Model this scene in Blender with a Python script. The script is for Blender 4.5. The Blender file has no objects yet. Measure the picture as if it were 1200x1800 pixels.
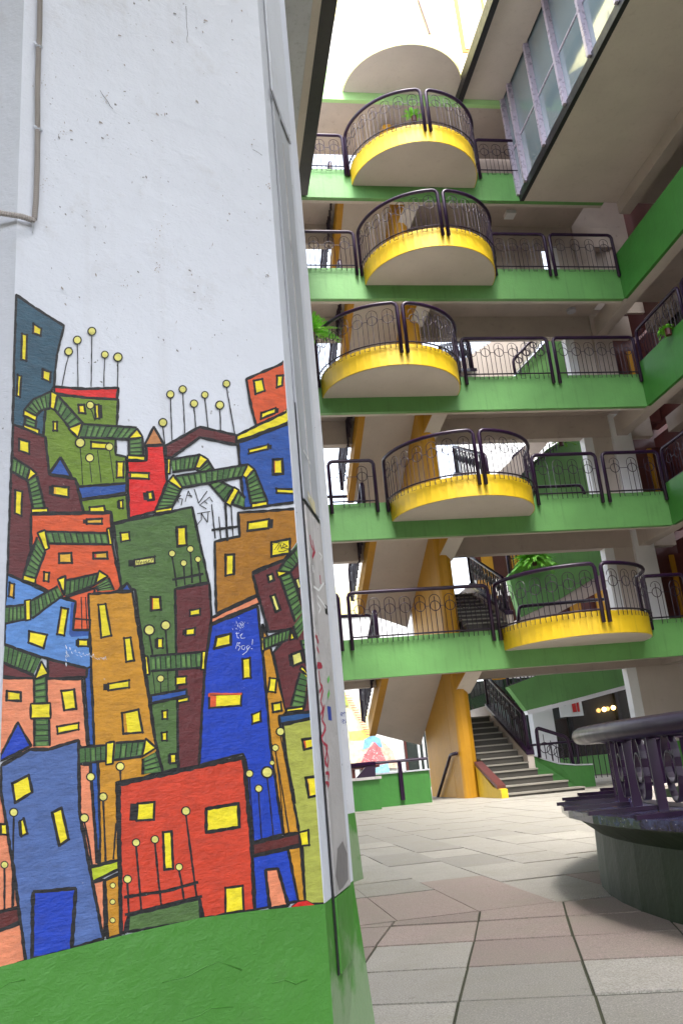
import bpy, bmesh, math, random
from mathutils import Vector, Matrix, noise
random.seed(7)
R = math.radians
S = bpy.context.scene
COL = S.collection
# ------------------------------------------------------------------ camera
YAW, PITCH, ROLL, FPX = R(9.586), R(17.152), R(-5.223), 1470.96
CAM = Vector((0, 0, .75))
fw = Vector((math.sin(YAW)*math.cos(PITCH), math.cos(YAW)*math.cos(PITCH), math.sin(PITCH)))
r0 = Vector((math.cos(YAW), -math.sin(YAW), 0)); u0 = r0.cross(fw)
rt = r0*math.cos(ROLL)+u0*math.sin(ROLL); up = rt.cross(fw)
cd = bpy.data.cameras.new('camera'); cam = bpy.data.objects.new('camera', cd); COL.objects.link(cam)
m = Matrix((rt, up, -fw)).transposed().to_4x4(); m.translation = CAM
cam.matrix_world = m
cd.sensor_fit = 'VERTICAL'; cd.sensor_height = 36; cd.sensor_width = 24; cd.lens = 36*FPX/1800
cd.clip_start = .05; cd.clip_end = 3000
S.camera = cam
# ------------------------------------------------------------------ sky and sun
W = bpy.data.worlds.new('World'); S.world = W; W.use_nodes = True
nt = W.node_tree; sky = nt.nodes.new('ShaderNodeTexSky'); sky.sky_type = 'NISHITA'; sky.sun_disc = False
SUN_EL, SUN_AZ = R(66), R(182)
sky.sun_elevation = SUN_EL; sky.sun_rotation = SUN_AZ; sky.air_density = 1.0; sky.dust_density = 4.0; sky.ozone_density = 1.0
hz = nt.nodes.new('ShaderNodeHueSaturation'); hz.inputs['Saturation'].default_value = .45; hz.inputs['Value'].default_value = 1.25     # thin overcast
nt.links.new(sky.outputs[0], hz.inputs['Color']); nt.links.new(hz.outputs[0], nt.nodes['Background'].inputs[0]); nt.nodes['Background'].inputs[1].default_value = .15
sd = bpy.data.lights.new('sun', 'SUN'); sd.energy = 1.3; sd.angle = R(14); sd.color = (1, .97, .92)
sun = bpy.data.objects.new('sun', sd); COL.objects.link(sun)
sdir = Vector((math.sin(SUN_AZ)*math.cos(SUN_EL), math.cos(SUN_AZ)*math.cos(SUN_EL), math.sin(SUN_EL)))
sun.rotation_euler = sdir.to_track_quat('Z', 'Y').to_euler()
S.view_settings.view_transform = 'Standard'; S.view_settings.look = 'None'
S.view_settings.exposure = 2.25; S.view_settings.gamma = 1; S.view_settings.use_curve_mapping = False
S.render.resolution_x = 682; S.render.resolution_y = 1024
S.render.engine = 'CYCLES'
S.cycles.max_bounces = 8; S.cycles.diffuse_bounces = 5

# ------------------------------------------------------------------ helpers: measured rays on real planes
def ray(x, y): return fw + rt*((x-600)/FPX) - up*((y-900)/FPX)
def onY(x, y, Y): d = ray(x, y); return CAM + d*((Y-CAM.y)/d.y)
def onX(x, y, X): d = ray(x, y); return CAM + d*((X-CAM.x)/d.x)
def onZ(x, y, Z): d = ray(x, y); return CAM + d*((Z-CAM.z)/d.z)
def onP(x, y, p, n): d = ray(x, y); return CAM + d*(((p-CAM).dot(n))/d.dot(n))

def lin(c):
    return tuple(((v/255)/12.92 if v/255 <= .04045 else ((v/255+.055)/1.055)**2.4) for v in c)
def obj(name, bm, mat=None, parent=None, smooth=False, kind=None, label=None, cat=None, group=None):
    me = bpy.data.meshes.new(name); bmesh.ops.recalc_face_normals(bm, faces=bm.faces) if not bm.faces.layers.int.get('keep') else None
    bm.to_mesh(me); bm.free()
    if smooth: me.shade_smooth()
    for mm in (mat if isinstance(mat, (list, tuple)) else [mat]):
        if mm: me.materials.append(mm)
    return link(name, me, parent, kind, label, cat, group)
def link(name, me, parent=None, kind=None, label=None, cat=None, group=None):
    o = bpy.data.objects.new(name, me); COL.objects.link(o)
    if parent: o.parent = parent
    if kind: o['kind'] = kind
    if label: o['label'] = label
    if cat: o['category'] = cat
    if group: o['group'] = group
    return o
def thing(name, label, cat, group=None, loc=(0, 0, 0)):
    o = link(name, None, None, None, label, cat, group); o.location = loc; o.empty_display_size = .2
    return o
def box(bm, x0, x1, y0, y1, z0, z1):
    v = [bm.verts.new(p) for p in ((x0,y0,z0),(x1,y0,z0),(x1,y1,z0),(x0,y1,z0),(x0,y0,z1),(x1,y0,z1),(x1,y1,z1),(x0,y1,z1))]
    for f in ((0,3,2,1),(4,5,6,7),(0,1,5,4),(1,2,6,5),(2,3,7,6),(3,0,4,7)): bm.faces.new([v[i] for i in f])
    return bm
def B(*a): return box(bmesh.new(), *a)
def prism(bm, poly, z0, z1, poly2=None):
    a = [bm.verts.new((x, y, z0)) for x, y in poly]; b = [bm.verts.new((x, y, z1)) for x, y in (poly2 or poly)]
    n = len(poly); bm.faces.new(a[::-1]); bm.faces.new(b)
    for i in range(n): bm.faces.new((a[i], a[(i+1) % n], b[(i+1) % n], b[i]))
    return bm
def slabpoly(bm, pts, off):
    """polygon given by 3-D points, thickened by vector off"""
    off = Vector(off); a = [bm.verts.new(Vector(p)) for p in pts]; b = [bm.verts.new(Vector(p)+off) for p in pts]
    n = len(a); bm.faces.new(a); bm.faces.new(b[::-1])
    for i in range(n): bm.faces.new((a[i], b[i], b[(i+1) % n], a[(i+1) % n]))
    return bm
def tube(bm, pts, r, n=8, closed=False, rf=None):
    pts = [Vector(p) for p in pts]; N = len(pts); rings = []; prev = None
    for i, p in enumerate(pts):
        if closed: t = pts[(i+1) % N]-pts[i-1]
        else: t = pts[min(i+1, N-1)]-pts[max(i-1, 0)]
        t.normalize()
        if prev is None:
            a = t.orthogonal().normalized()
        else:
            a = prev - t*prev.dot(t)
            if a.length < 1e-5: a = t.orthogonal()
            a.normalize()
        prev = a; b = t.cross(a); rr = rf(i) if rf else r
        rings.append([bm.verts.new(p+(a*math.cos(2*math.pi*k/n)+b*math.sin(2*math.pi*k/n))*rr) for k in range(n)])
    M = N if closed else N-1
    for i in range(M):
        A, Bq = rings[i], rings[(i+1) % N]
        for k in range(n): bm.faces.new((A[k], A[(k+1) % n], Bq[(k+1) % n], Bq[k]))
    if not closed: bm.faces.new(rings[0][::-1]); bm.faces.new(rings[-1])
    return bm
def bend(pts, rad, k=4):
    """round the inner corners of a 3-D polyline"""
    pts = [Vector(p) for p in pts]; out = [pts[0]]
    for i in range(1, len(pts)-1):
        a, b, c = pts[i-1], pts[i], pts[i+1]
        d1 = (a-b).normalized(); d2 = (c-b).normalized()
        p, q = b+d1*rad, b+d2*rad
        for j in range(k+1):
            t = j/k; out.append(p*(1-t)**2 + b*2*t*(1-t) + q*t*t)
    return out+[pts[-1]]

# ------------------------------------------------------------------ materials
def new_mat(name):
    mt = bpy.data.materials.new(name); mt.use_nodes = True; t = mt.node_tree
    return mt, t, t.nodes['Principled BSDF']
def N(t, kind, **kw):
    n = t.nodes.new(kind)
    for k, v in kw.items():
        if k in n.inputs: n.inputs[k].default_value = v
        else: setattr(n, k, v)
    return n
def wcoord(t, scale=(1, 1, 1)):
    g = t.nodes.new('ShaderNodeNewGeometry'); mp = t.nodes.new('ShaderNodeMapping'); mp.inputs['Scale'].default_value = scale
    t.links.new(g.outputs['Position'], mp.inputs[0]); return mp.outputs[0]
def mixc(t, fac, a, b, mode='MIX'):
    n = t.nodes.new('ShaderNodeMix'); n.data_type = 'RGBA'; n.blend_type = mode
    for i, v in ((0, fac), (6, a), (7, b)):
        if hasattr(v, 'is_linked') or hasattr(v, 'links'): t.links.new(v, n.inputs[i])
        else: n.inputs[i].default_value = v if i == 0 else (*v[:3], 1)
    return n.outputs[2]
def ramp(t, src, a, b):
    n = t.nodes.new('ShaderNodeMapRange'); n.inputs[1].default_value = a; n.inputs[2].default_value = b; t.links.new(src, n.inputs[0]); return n.outputs[0]
def noi(t, vec, scale, detail=4, rough=.55):
    n = N(t, 'ShaderNodeTexNoise'); n.inputs['Scale'].default_value = scale; n.inputs['Detail'].default_value = detail; n.inputs['Roughness'].default_value = rough
    t.links.new(vec, n.inputs['Vector']); return n.outputs[0]
def mul(t, a, k):
    n = t.nodes.new('ShaderNodeMath'); n.operation = 'MULTIPLY'; t.links.new(a, n.inputs[0]); n.inputs[1].default_value = k; return n.outputs[0]
def bump(t, bs, src, dist, strength=1.0):
    b = t.nodes.new('ShaderNodeBump'); b.inputs['Distance'].default_value = dist; b.inputs['Strength'].default_value = strength
    t.links.new(src, b.inputs['Height']); t.links.new(b.outputs[0], bs.inputs['Normal'])
def paint(name, rgb, rough=.6, var=.12, bdist=.004, bscale=14, streak=0, speck=0, dirt=(60, 55, 45), blotch=.25):
    mt, t, bs = new_mat(name); c = lin(rgb)
    w = wcoord(t); col = mixc(t, ramp(t, noi(t, w, 1.3, 5), .3, .7), [v*(1-var) for v in c], [min(1, v*(1+var)) for v in c])
    d = lin(dirt)
    n2 = ramp(t, noi(t, w, 5.5, 6, .7), .58, .8)
    col = mixc(t, mul(t, n2, blotch), col, d)
    if streak:
        w2 = wcoord(t, (9, 9, .5)); s = ramp(t, noi(t, w2, 1.6, 4, .6), .55, .78)
        col = mixc(t, mul(t, s, streak), col, d)
    if speck:
        w3 = wcoord(t, (1, 1, 1)); s1 = ramp(t, noi(t, w3, 75, 2, .5), .70, .74); s2 = ramp(t, noi(t, w3, 7, 3, .5), .5, .6)
        mm = t.nodes.new('ShaderNodeMath'); mm.operation = 'MULTIPLY'; t.links.new(s1, mm.inputs[0]); t.links.new(s2, mm.inputs[1])
        col = mixc(t, mul(t, mm.outputs[0], speck), col, lin((90, 85, 80)))
    t.links.new(col, bs.inputs['Base Color']); bs.inputs['Roughness'].default_value = rough
    bump(t, bs, noi(t, w, bscale, 6, .6), bdist)
    return mt
def flat(name, rgb, rough=.5, metal=0, var=.1, coat=0):
    mt, t, bs = new_mat(name); c = lin(rgb); w = wcoord(t)
    f = ramp(t, noi(t, w, 9, 4), .3, .7)
    t.links.new(mixc(t, f, [v*(1-var) for v in c], [min(1, v*(1+var)) for v in c]), bs.inputs['Base Color'])
    rr = t.nodes.new('ShaderNodeMapRange'); rr.inputs[3].default_value = max(0, rough-.08); rr.inputs[4].default_value = min(1, rough+.1)
    t.links.new(f, rr.inputs[0]); t.links.new(rr.outputs[0], bs.inputs['Roughness'])
    bs.inputs['Metallic'].default_value = metal
    if coat: bs.inputs['Coat Weight'].default_value = coat; bs.inputs['Coat Roughness'].default_value = .15
    return mt
M = {}
M['green'] = paint('green_paint', (94, 147, 80), .55, .10, .004, 12, streak=.32, dirt=(50, 72, 40))
M['green2'] = paint('green_dado_paint', (66, 128, 44), .5, .14, .010, 8, dirt=(70, 88, 55), blotch=.5)
def worn(name):
    mt = paint(name, (66, 128, 44), .55, .14, .010, 8, dirt=(70, 88, 55), blotch=.5); t = mt.node_tree; bs = t.nodes['Principled BSDF']
    src = bs.inputs['Base Color'].links[0].from_socket; w = wcoord(t)
    sep = t.nodes.new('ShaderNodeSeparateXYZ'); t.links.new(w, sep.inputs[0])
    n_ = noi(t, w, 6, 6, .65); zz = t.nodes.new('ShaderNodeMapRange'); zz.inputs[1].default_value = .54; zz.inputs[2].default_value = .2; zz.inputs[3].default_value = -.05; zz.inputs[4].default_value = .36
    t.links.new(sep.outputs[2], zz.inputs[0]); ad = t.nodes.new('ShaderNodeMath'); ad.operation = 'ADD'; t.links.new(n_, ad.inputs[0]); t.links.new(zz.outputs[0], ad.inputs[1])
    t.links.new(mixc(t, mul(t, ramp(t, ad.outputs[0], .60, .74), .75), src, lin((140, 158, 128))), bs.inputs['Base Color']); return mt
M['worn'] = worn('worn_green_paint')
M['green3'] = paint('shaded_green_paint', (54, 116, 44), .55, .12, .006, 10, streak=.25, dirt=(40, 56, 32))  # green with the wing's shade painted in; low green walls reuse it
M['dkgreen'] = paint('dark_green_paint', (18, 44, 15), .55, .15, .006, 10, dirt=(25, 35, 25))
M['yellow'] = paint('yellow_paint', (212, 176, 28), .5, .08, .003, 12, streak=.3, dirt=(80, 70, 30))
M['yellow_glare'] = paint('glare_pale_yellow_paint', (244, 236, 168), .6, .06, .003, 12, streak=.2, dirt=(190, 175, 110))  # tower yellow paled, overexposed daylight painted into the colour
M['green_glare'] = paint('glare_pale_green_paint', (160, 205, 135), .6, .06, .003, 12)  # top storey green lightened to paint in the same glare
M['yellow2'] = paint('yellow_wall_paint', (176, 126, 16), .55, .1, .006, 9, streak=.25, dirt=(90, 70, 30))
def trowel(mt, d=.0009):
    t = mt.node_tree; bs = t.nodes['Principled BSDF']; b0 = bs.inputs['Normal'].links[0].from_node
    b = t.nodes.new('ShaderNodeBump'); b.inputs['Distance'].default_value = d; b.inputs['Strength'].default_value = .9
    n = N(t, 'ShaderNodeTexNoise'); n.inputs['Scale'].default_value = 30; n.inputs['Detail'].default_value = 5; n.inputs['Distortion'].default_value = 2.5
    t.links.new(wcoord(t, (1, 1, 2.6)), n.inputs['Vector']); t.links.new(n.outputs[0], b.inputs['Height']); t.links.new(b0.outputs[0], b.inputs['Normal']); t.links.new(b.outputs[0], bs.inputs['Normal'])
M['beige'] = paint('beige_paint', (186, 176, 167), .7, .06, .003, 10, streak=.12, dirt=(110, 95, 80))
M['beige2'] = paint('soffit_paint', (176, 164, 155), .75, .1, .003, 10, dirt=(95, 82, 72), blotch=.45)
M['white'] = paint('white_plaster', (206, 209, 219), .6, .06, .006, 11, streak=.10, speck=.9, dirt=(150, 138, 124), blotch=.34)
M['white2'] = paint('white_wall_paint', (222, 224, 226), .65, .04, .003, 14, dirt=(150, 148, 140), blotch=.15)
M['purple'] = flat('purple_gloss_paint', (34, 9, 42), .36, 0, .12, coat=.08)
M['purple'].node_tree.nodes['Principled BSDF'].inputs['Specular IOR Level'].default_value = .35
M['purpled'] = flat('dark_iron_paint', (30, 12, 36), .4, 0, .2)
M['black'] = flat('black_steel', (28, 28, 32), .45)
M['stair'] = paint('stair_terrazzo', (58, 55, 50), .6, .2, .003, 40, dirt=(45, 42, 38))
M['nosing'] = paint('stair_nosing', (128, 124, 115), .6, .12, .002, 40)
M['maroon'] = paint('maroon_wood', (78, 34, 30), .5, .2, .002, 20)
M['concrete'] = paint('old_board', (182, 178, 178), .7, .25, .006, 26, streak=.55, speck=1, dirt=(92, 88, 90), blotch=.95)
M['greyboard'] = paint('grey_board', (178, 180, 188), .45, .1, .003, 18, streak=.35, speck=.6, dirt=(90, 88, 86))
M['leaf'] = flat('fern_leaf', (122, 196, 58), .5, 0, .35)
M['cable'] = flat('corrugated_conduit', (168, 160, 156), .6)
trowel(M['white']); trowel(M['green2'], .0009)
def glass(name, tint, rough=.08):
    mt, t, bs = new_mat(name); bs.inputs['Base Color'].default_value = (*lin(tint), 1); bs.inputs['Roughness'].default_value = rough
    bs.inputs['Specular IOR Level'].default_value = 1.0; bs.inputs['Coat Weight'].default_value = 1; bs.inputs['Coat Roughness'].default_value = .03
    w = wcoord(t); bump(t, bs, noi(t, w, 1.2, 2), .004); return mt
M['glass'] = glass('window_glass', (120, 136, 142))
M['darkglass'] = glass('shop_glass', (52, 58, 56))

# ------------------------------------------------------------------ ground and paving
def slabmat(name, rgb):
    mt, t, bs = new_mat(name); c = lin(rgb); w = wcoord(t)
    oi = t.nodes.new('ShaderNodeObjectInfo'); v = ramp(t, oi.outputs['Random'], 0, 1)
    base = mixc(t, v, [x*.78 for x in c], [min(1, x*1.15) for x in c])
    g = ramp(t, noi(t, w, 170, 2, .6), .42, .60); base = mixc(t, mul(t, g, .6), base, [x*.42 for x in c])
    g1 = ramp(t, noi(t, w, 150, 2, .5), .6, .7); base = mixc(t, mul(t, g1, .45), base, [min(1, x*1.7) for x in c])
    g2 = ramp(t, noi(t, w, 3.1, 6, .7), .45, .68); base = mixc(t, mul(t, g2, .45), base, lin((140, 136, 120)))
    g3 = ramp(t, noi(t, w, 17, 5, .7), .6, .72); base = mixc(t, mul(t, g3, .45), base, lin((96, 92, 78)))
    t.links.new(base, bs.inputs['Base Color']); bs.inputs['Roughness'].default_value = .62
    bump(t, bs, noi(t, w, 190, 3, .6), .003, .8); return mt
M['slab'] = slabmat('terrazzo_slab_grey', (168, 163, 154)); M['slabp'] = slabmat('terrazzo_slab_pink', (164, 147, 139))
M['joint'] = paint('dirty_joint', (66, 68, 50), .9, .3, .004, 60)
ground = obj('ground', B(-60, 60, -25, 90, -.6, -.005), M['joint'], kind='structure')

def clip(poly, a, b, c):        # keep a*x+b*y >= c
    out = []
    for i in range(len(poly)):
        p, q = poly[i-1], poly[i]; dp = a*p[0]+b*p[1]-c; dq = a*q[0]+b*q[1]-c
        if (dp >= 0) != (dq >= 0):
            t = dp/(dp-dq); out.append((p[0]+t*(q[0]-p[0]), p[1]+t*(q[1]-p[1])))
        if dq >= 0: out.append(q)
    return out
def inset(poly, d):
    A = sum(poly[i-1][0]*poly[i][1]-poly[i][0]*poly[i-1][1] for i in range(len(poly))); sg = 1 if A > 0 else -1; out = list(poly)
    for i in range(len(poly)):
        (x0, y0), (x1, y1) = poly[i-1], poly[i]; L = math.hypot(x1-x0, y1-y0)
        if L < 1e-5: continue
        nx, ny = -(y1-y0)/L*sg, (x1-x0)/L*sg; k = d*random.uniform(.6, 1.5)*(.45+1.5*abs(ny))
        q = clip(out, nx, ny, nx*x0+ny*y0+k)
        if len(q) > 2: out = q
    return out
def area(p): return abs(sum(p[i-1][0]*p[i][1]-p[i][0]*p[i-1][1] for i in range(len(p))))/2
HOLE = (4.4, 3.4, 2.2)
slabs = []
ang = R(-19.3); ex = (math.cos(ang), math.sin(ang)); ey = (-math.sin(ang), math.cos(ang)); o0 = (.908, 3.459)
for i in range(-7, 9):
    for j in range(-9, 6):
        cor = []
        for a, b in ((0, 0), (1, 0), (1, 1), (0, 1)):
            I, J = i+a, j+b; u, v = I*.425, J*.465
            u += .004*math.sin(I*3.1+J*1.3); v += .005*math.sin(J*2.3+I*1.7)
            cor.append((o0[0]+ex[0]*u+ey[0]*v, o0[1]+ex[1]*u+ey[1]*v))
        p = clip(cor, 0, -1, -4.6)
        p = clip(p, .0, 1, -1.2) if p else p
        if len(p) > 2 and area(p) > .006: slabs.append((p, 0 <= j < 3 and (i*5+j*3) % 7 != 2))
far = []
for i in range(-9, 24):
    y = 4.6; k = 0
    while y < 28:
        L = [.93, 1.1, .62, .78][(i*7+k*3) % 4] if y > 5.5 else [.93, 1.35][(i) % 2]
        if k == 0: L = [.93, .93, 1.33][i % 3]
        x0 = .445+.4275*i; p = [(x0, y), (x0+.4275, y), (x0+.4275, y+L), (x0, y+L)]
        cx, cy = x0+.2, y+L/2; y += L; k += 1
        (slabs if (cy < 9.3 and .2 < cx < 3.6) else far).append((p, cy < 5.6 and (i % 5 != 3)))
cnt = 0
for p, pink in slabs:
    q = inset(p, .0062); h = random.uniform(-.0015, .0035)
    bm = prism(bmesh.new(), q, -.03, h); 
    bmesh.ops.triangulate(bm, faces=[f for f in bm.faces if len(f.verts) > 4])
    obj('paving_slab', bm, M['slabp'] if pink else M['slab'], ground)
bm = bmesh.new()
for p, pink in far: prism(bm, inset(p, .005), -.03, random.uniform(-.002, .003))
obj('distant_paving_slabs', bm, M['slab'], ground, kind='stuff')

# ------------------------------------------------------------------ round balconied gallery building
FT = {1: 3.31, 2: 6.25, 3: 9.24, 4: 12.15, 5: 14.99}; FB = {1: 2.50, 2: 5.44, 3: 8.40, 4: 11.32, 5: 14.15}
XR = 10.45
gal = thing('gallery_building', 'five storey open gallery building with green fascias and yellow half round balconies', 'building', loc=(6, 17, 0))
gal.location = (0, 0, 0)
BAL = {1: 7.64, 2: 5.53, 3: 4.25, 4: 5.51, 5: 5.45}
for k in range(1, 6):
    b, t = FB[k], FT[k]
    sl = obj('floor_slab', B(-1, XR, 17.12, 19.0, b+.62, t-.06), M['beige2'], gal)
    obj('green_fascia', B(-1, XR, 17.0, 17.118, b, t), M['green'], sl)
    bm = B(-1, XR, 17.12, 17.22, b-.003, b+.615); obj('edge_beam', bm, M['beige'], sl)
    obj('back_beam', B(-1, 11.6, 18.88, 19.12, b, b+.615), M['beige2'], sl)
    # half-round balcony
    cx = BAL[k]; n = 28; arc = [(cx-1.555*math.cos(math.pi*i/n), 16.995-1.555*math.sin(math.pi*i/n)) for i in range(n+1)]
    bal = obj('balcony', prism(bmesh.new(), arc, b+.36, t-.05), M['beige'], gal)
    bm = bmesh.new()
    o1 = [(cx-1.575*math.cos(math.pi*i/n), 16.996-1.575*math.sin(math.pi*i/n)) for i in range(n+1)]
    i1 = [(cx-1.552*math.cos(math.pi*i/n), 16.996-1.552*math.sin(math.pi*i/n)) for i in range(n+1)]
    for i in range(n): prism(bm, [o1[i], o1[i+1], i1[i+1], i1[i]], b+.372, t+.01)
    bmesh.ops.remove_doubles(bm, verts=bm.verts, dist=.0005)
    obj('yellow_rim', bm, M['yellow'], bal)
# sixth storey (open to the sky)
b = 17.15
sl = obj('floor_slab', B(-1, 13, 17.12, 19, b, b+.7), M['beige2'], gal)
obj('green_fascia', B(-1, XR, 17.0, 17.118, b, b+1.05), M['green_glare'], sl)
obj('upper_wall', B(-1, 13, 17.03, 17.3, b+1.052, 21.2), M['white2'], gal)
cx = 5.45; n = 32
arc = [(cx-1.555*math.cos(math.pi*i/n), 16.995-1.555*math.sin(math.pi*i/n)) for i in range(n+1)]
ot = obj('yellow_half_round_tower', prism(bmesh.new(), arc, 17.40, 21.0), M['yellow_glare'], gal, smooth=False)
obj('tower_soffit', prism(bmesh.new(), [(cx+(x-cx)*.99, 16.995+(y-16.995)*.99) for x, y in arc], 17.388, 17.398), M['beige'], ot)
obj('drain_pipe', tube(bmesh.new(), [onY(735, 0, 15.44), onY(747, 35, 15.42), onY(755, 60, 15.42)], .025, 6), M['maroon'], ot)
wn = obj('window', B(7.3, 8.15, 17.0, 17.028, 18.9, 20.9), M['yellow2'], gal); obj('pane', B(7.4, 8.05, 16.985, 16.998, 19.0, 20.8), M['glass'], wn)
obj('bracket', B(2.9, 3.35, 16.9, 16.98, 18.35, 18.4), M['purpled'], gal)

# haunched cross beams, column, stair wall
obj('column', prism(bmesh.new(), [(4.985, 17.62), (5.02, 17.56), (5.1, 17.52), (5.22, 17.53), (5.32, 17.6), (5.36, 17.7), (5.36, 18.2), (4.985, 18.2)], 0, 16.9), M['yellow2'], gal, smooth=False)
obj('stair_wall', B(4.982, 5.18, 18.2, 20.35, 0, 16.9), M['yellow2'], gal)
for k in range(1, 6):
    s = FB[k]
    for nm, x0, x1, mt in (('cross_beam', 5.03, 5.39, 'beige'),):
        bm = bmesh.new(); zt = s+.6
        P = [(17.225, s-.002), (17.62, s-.40), (18.86, s-.40), (18.86, zt), (17.225, zt)]
        a = [bm.verts.new((x0+(.2 if i in (0, 4) else 0), y, z)) for i, (y, z) in enumerate(P)]; c = [bm.verts.new((x1+(.2 if i in (0, 4) else 0), y, z)) for i, (y, z) in enumerate(P)]
        bm.faces.new(a); bm.faces.new(c[::-1])
        for i in range(5): bm.faces.new((a[i], c[i], c[(i+1) % 5], a[(i+1) % 5]))
        cb = obj(nm, bm, M['beige'], gal)
        bm = bmesh.new(); a = [(x0+(.2 if i in (0, 4) else 0)-.004, y, z) for i, (y, z) in enumerate(P)]
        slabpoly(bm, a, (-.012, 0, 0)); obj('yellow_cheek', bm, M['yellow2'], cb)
# right end wall with white jamb
for k in range(0, 5):
    z0 = 0 if k == 0 else FT[k]-.06; z1 = FB[k+1]
    if k < 3 or True:
        w_ = obj('end_wall', B(9.90 if k < 3 else 9.9, 12.4 if k == 0 else 10.42, 18.9, 19.1, z0, z1-.002), M['beige'], gal)
        obj('white_jamb', B(9.66, 9.898, 18.88, 19.12, z0, z1-.004), M['white2'], w_)
        if k: obj('corner_column', B(10.423, 10.95, 18.8, 19.2, z0, z1+.6), M['white2'] if k < 3 else M['beige2'], gal)
obj('dado', B(9.905, 12.3, 18.885, 18.898, 0, .75), M['green2'], gal)
for k in (4, 5):
    z0 = FT[k]-.06; z1 = (FB[k+1] if k < 5 else 17.1)
    obj('back_wall', B(5.4, 9.6, 19.2, 19.35, z0, z1+.3), M['beige2'], gal)
obj('corner_wall', B(10.43, 12.39, 19.3, 19.4, 12.3, 17.1), M['beige2'], gal)
for (px, py, z, sq) in ((895, 375, 14.75, 1), (1003, 545, 11.9, 0), (720, 733, 8.98, 0), (704, 541, 11.9, 0)):
    p = onZ(px, py, z)
    bm = B(p.x-.13, p.x+.13, p.y-.13, p.y+.13, z-.1, z+.02) if sq else prism(bmesh.new(), [(p.x+.12*math.cos(a*math.pi/8), p.y+.12*math.sin(a*math.pi/8)) for a in range(16)], z-.06, z+.02)
    obj('ceiling_lamp', bm, M['white2'] if sq else M['greyboard'], gal)

# ------------------------------------------------------------------ right wing
wing = thing('right_wing', 'right hand gallery wing with green parapets and shaded walkways', 'building')
HT = {1: .95, 2: .98, 3: 1.12, 4: 1.25}
for k in range(1, 5):
    b = FB[k]
    sl = obj('floor_slab', B(10.80, 16, -7, 17.9, b+.45, b+.7), M['beige2'], wing)
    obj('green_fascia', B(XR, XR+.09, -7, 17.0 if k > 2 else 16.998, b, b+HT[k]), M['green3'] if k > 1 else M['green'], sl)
    obj('edge_beam', B(XR+.093, 10.83, -7, 18.85, b-.003, b+.5), M['beige'], sl)
    obj('inner_beam', B(12.0, 12.3, -7, 18.8, b+.05, b+.48), M['beige2'], sl)
for k in range(0, 5):
    z0 = 0 if k == 0 else FB[k]+.7; z1 = FB[k+1] + (.43 if k < 4 else 0)
    if k == 4: z1 = 14.1
    w_ = obj('shop_wall', B(12.4, 12.6, -7, 20.2, z0, z1), M['maroon'], wing)
    for y in (8.5, 10.2, 11.9, 13.6, 15.3, 17.0, 18.4):
        obj('door_frame', B(12.34, 12.398, y, y+.12, z0, z1-.05), M['yellow2'], w_)
        if y < 18: obj('door_glass', B(12.37, 12.398, y+.25, y+1.4, z0+.1, z1-.25), M['darkglass'], w_)
for k in range(1, 4):
    z0 = FB[k]+.7; z1 = FB[k+1]-.05
    d = obj('end_door', B(10.96, 12.38, 19.6, 19.7, z0, z1), M['maroon'], wing)
    for x in (11.15, 11.75): obj('door_frame', B(x, x+.12, 19.54, 19.598, z0, z1-.05), M['yellow2'], d)
obj('rear_wall', B(10.5, 16, 20.3, 20.5, 0, 17.5), M['maroon'], wing); obj('rear_side', B(12.65, 12.8, -7, 20.29, 14.4, 17.5), M['maroon'], wing)
# fifth storey overhang with glazing
ov = obj('overhang_slab', B(8.28, 16, 7, 16.995, 14.15, 14.36), M['beige'], wing)
obj('soffit_beam', B(10.80, 11.1, -7, 16.99, 13.80, 14.147), M['beige'], ov)
obj('upper_back_wall', B(11.2, 11.4, 7, 17, 14.36, 17.5), M['beige2'], wing)
gl = thing('glazed_screen', 'long purple framed window band above the right soffit', 'window')
obj('sill_frame', B(8.17, 8.277, 7, 17.0, 14.14, 14.37), M['black'], gl)
obj('head_frame', B(8.19, 8.277, 7, 17.0, 17.42, 17.56), M['black'], gl)
ys = [16.97-.0, 16.45, 15.2, 13.95, 12.65, 11.4, 10.15, 8.9, 7.1]
M['alu'] = flat('pale_purple_steel', (178, 168, 184), .3, .2)
for y in ys: 
    mu = obj('mullion', B(8.10, 8.26, y-.045, y+.045, 14.30, 17.5), M['alu'], gl)
for i in range(len(ys)-1):
    y0, y1 = ys[i+1]+.047, ys[i]-.047
    obj('transom', B(8.2, 8.255, y0, y1, 15.66, 15.71), M['alu'], gl)
    obj('pane', B(8.222, 8.23, y0, y1, 14.372, 15.658), M['glass'], gl); obj('pane', B(8.222, 8.23, y0, y1, 15.712, 17.418), M['glass'], gl)
ro = thing('roof_overhang', 'flat upper eave with dark gutter edge above the window band', 'roof')
obj('soffit', B(7.05, 12, 7, 16.99, 17.15+.42, 17.9), M['beige2'], ro)
obj('gutter', B(6.9, 7.05, 7, 16.99, 17.15, 17.5), M['black'], ro)
obj('soffit_panel', B(7.053, 8.17, 7, 16.985, 17.3, 17.56), M['beige'], ro)

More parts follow.
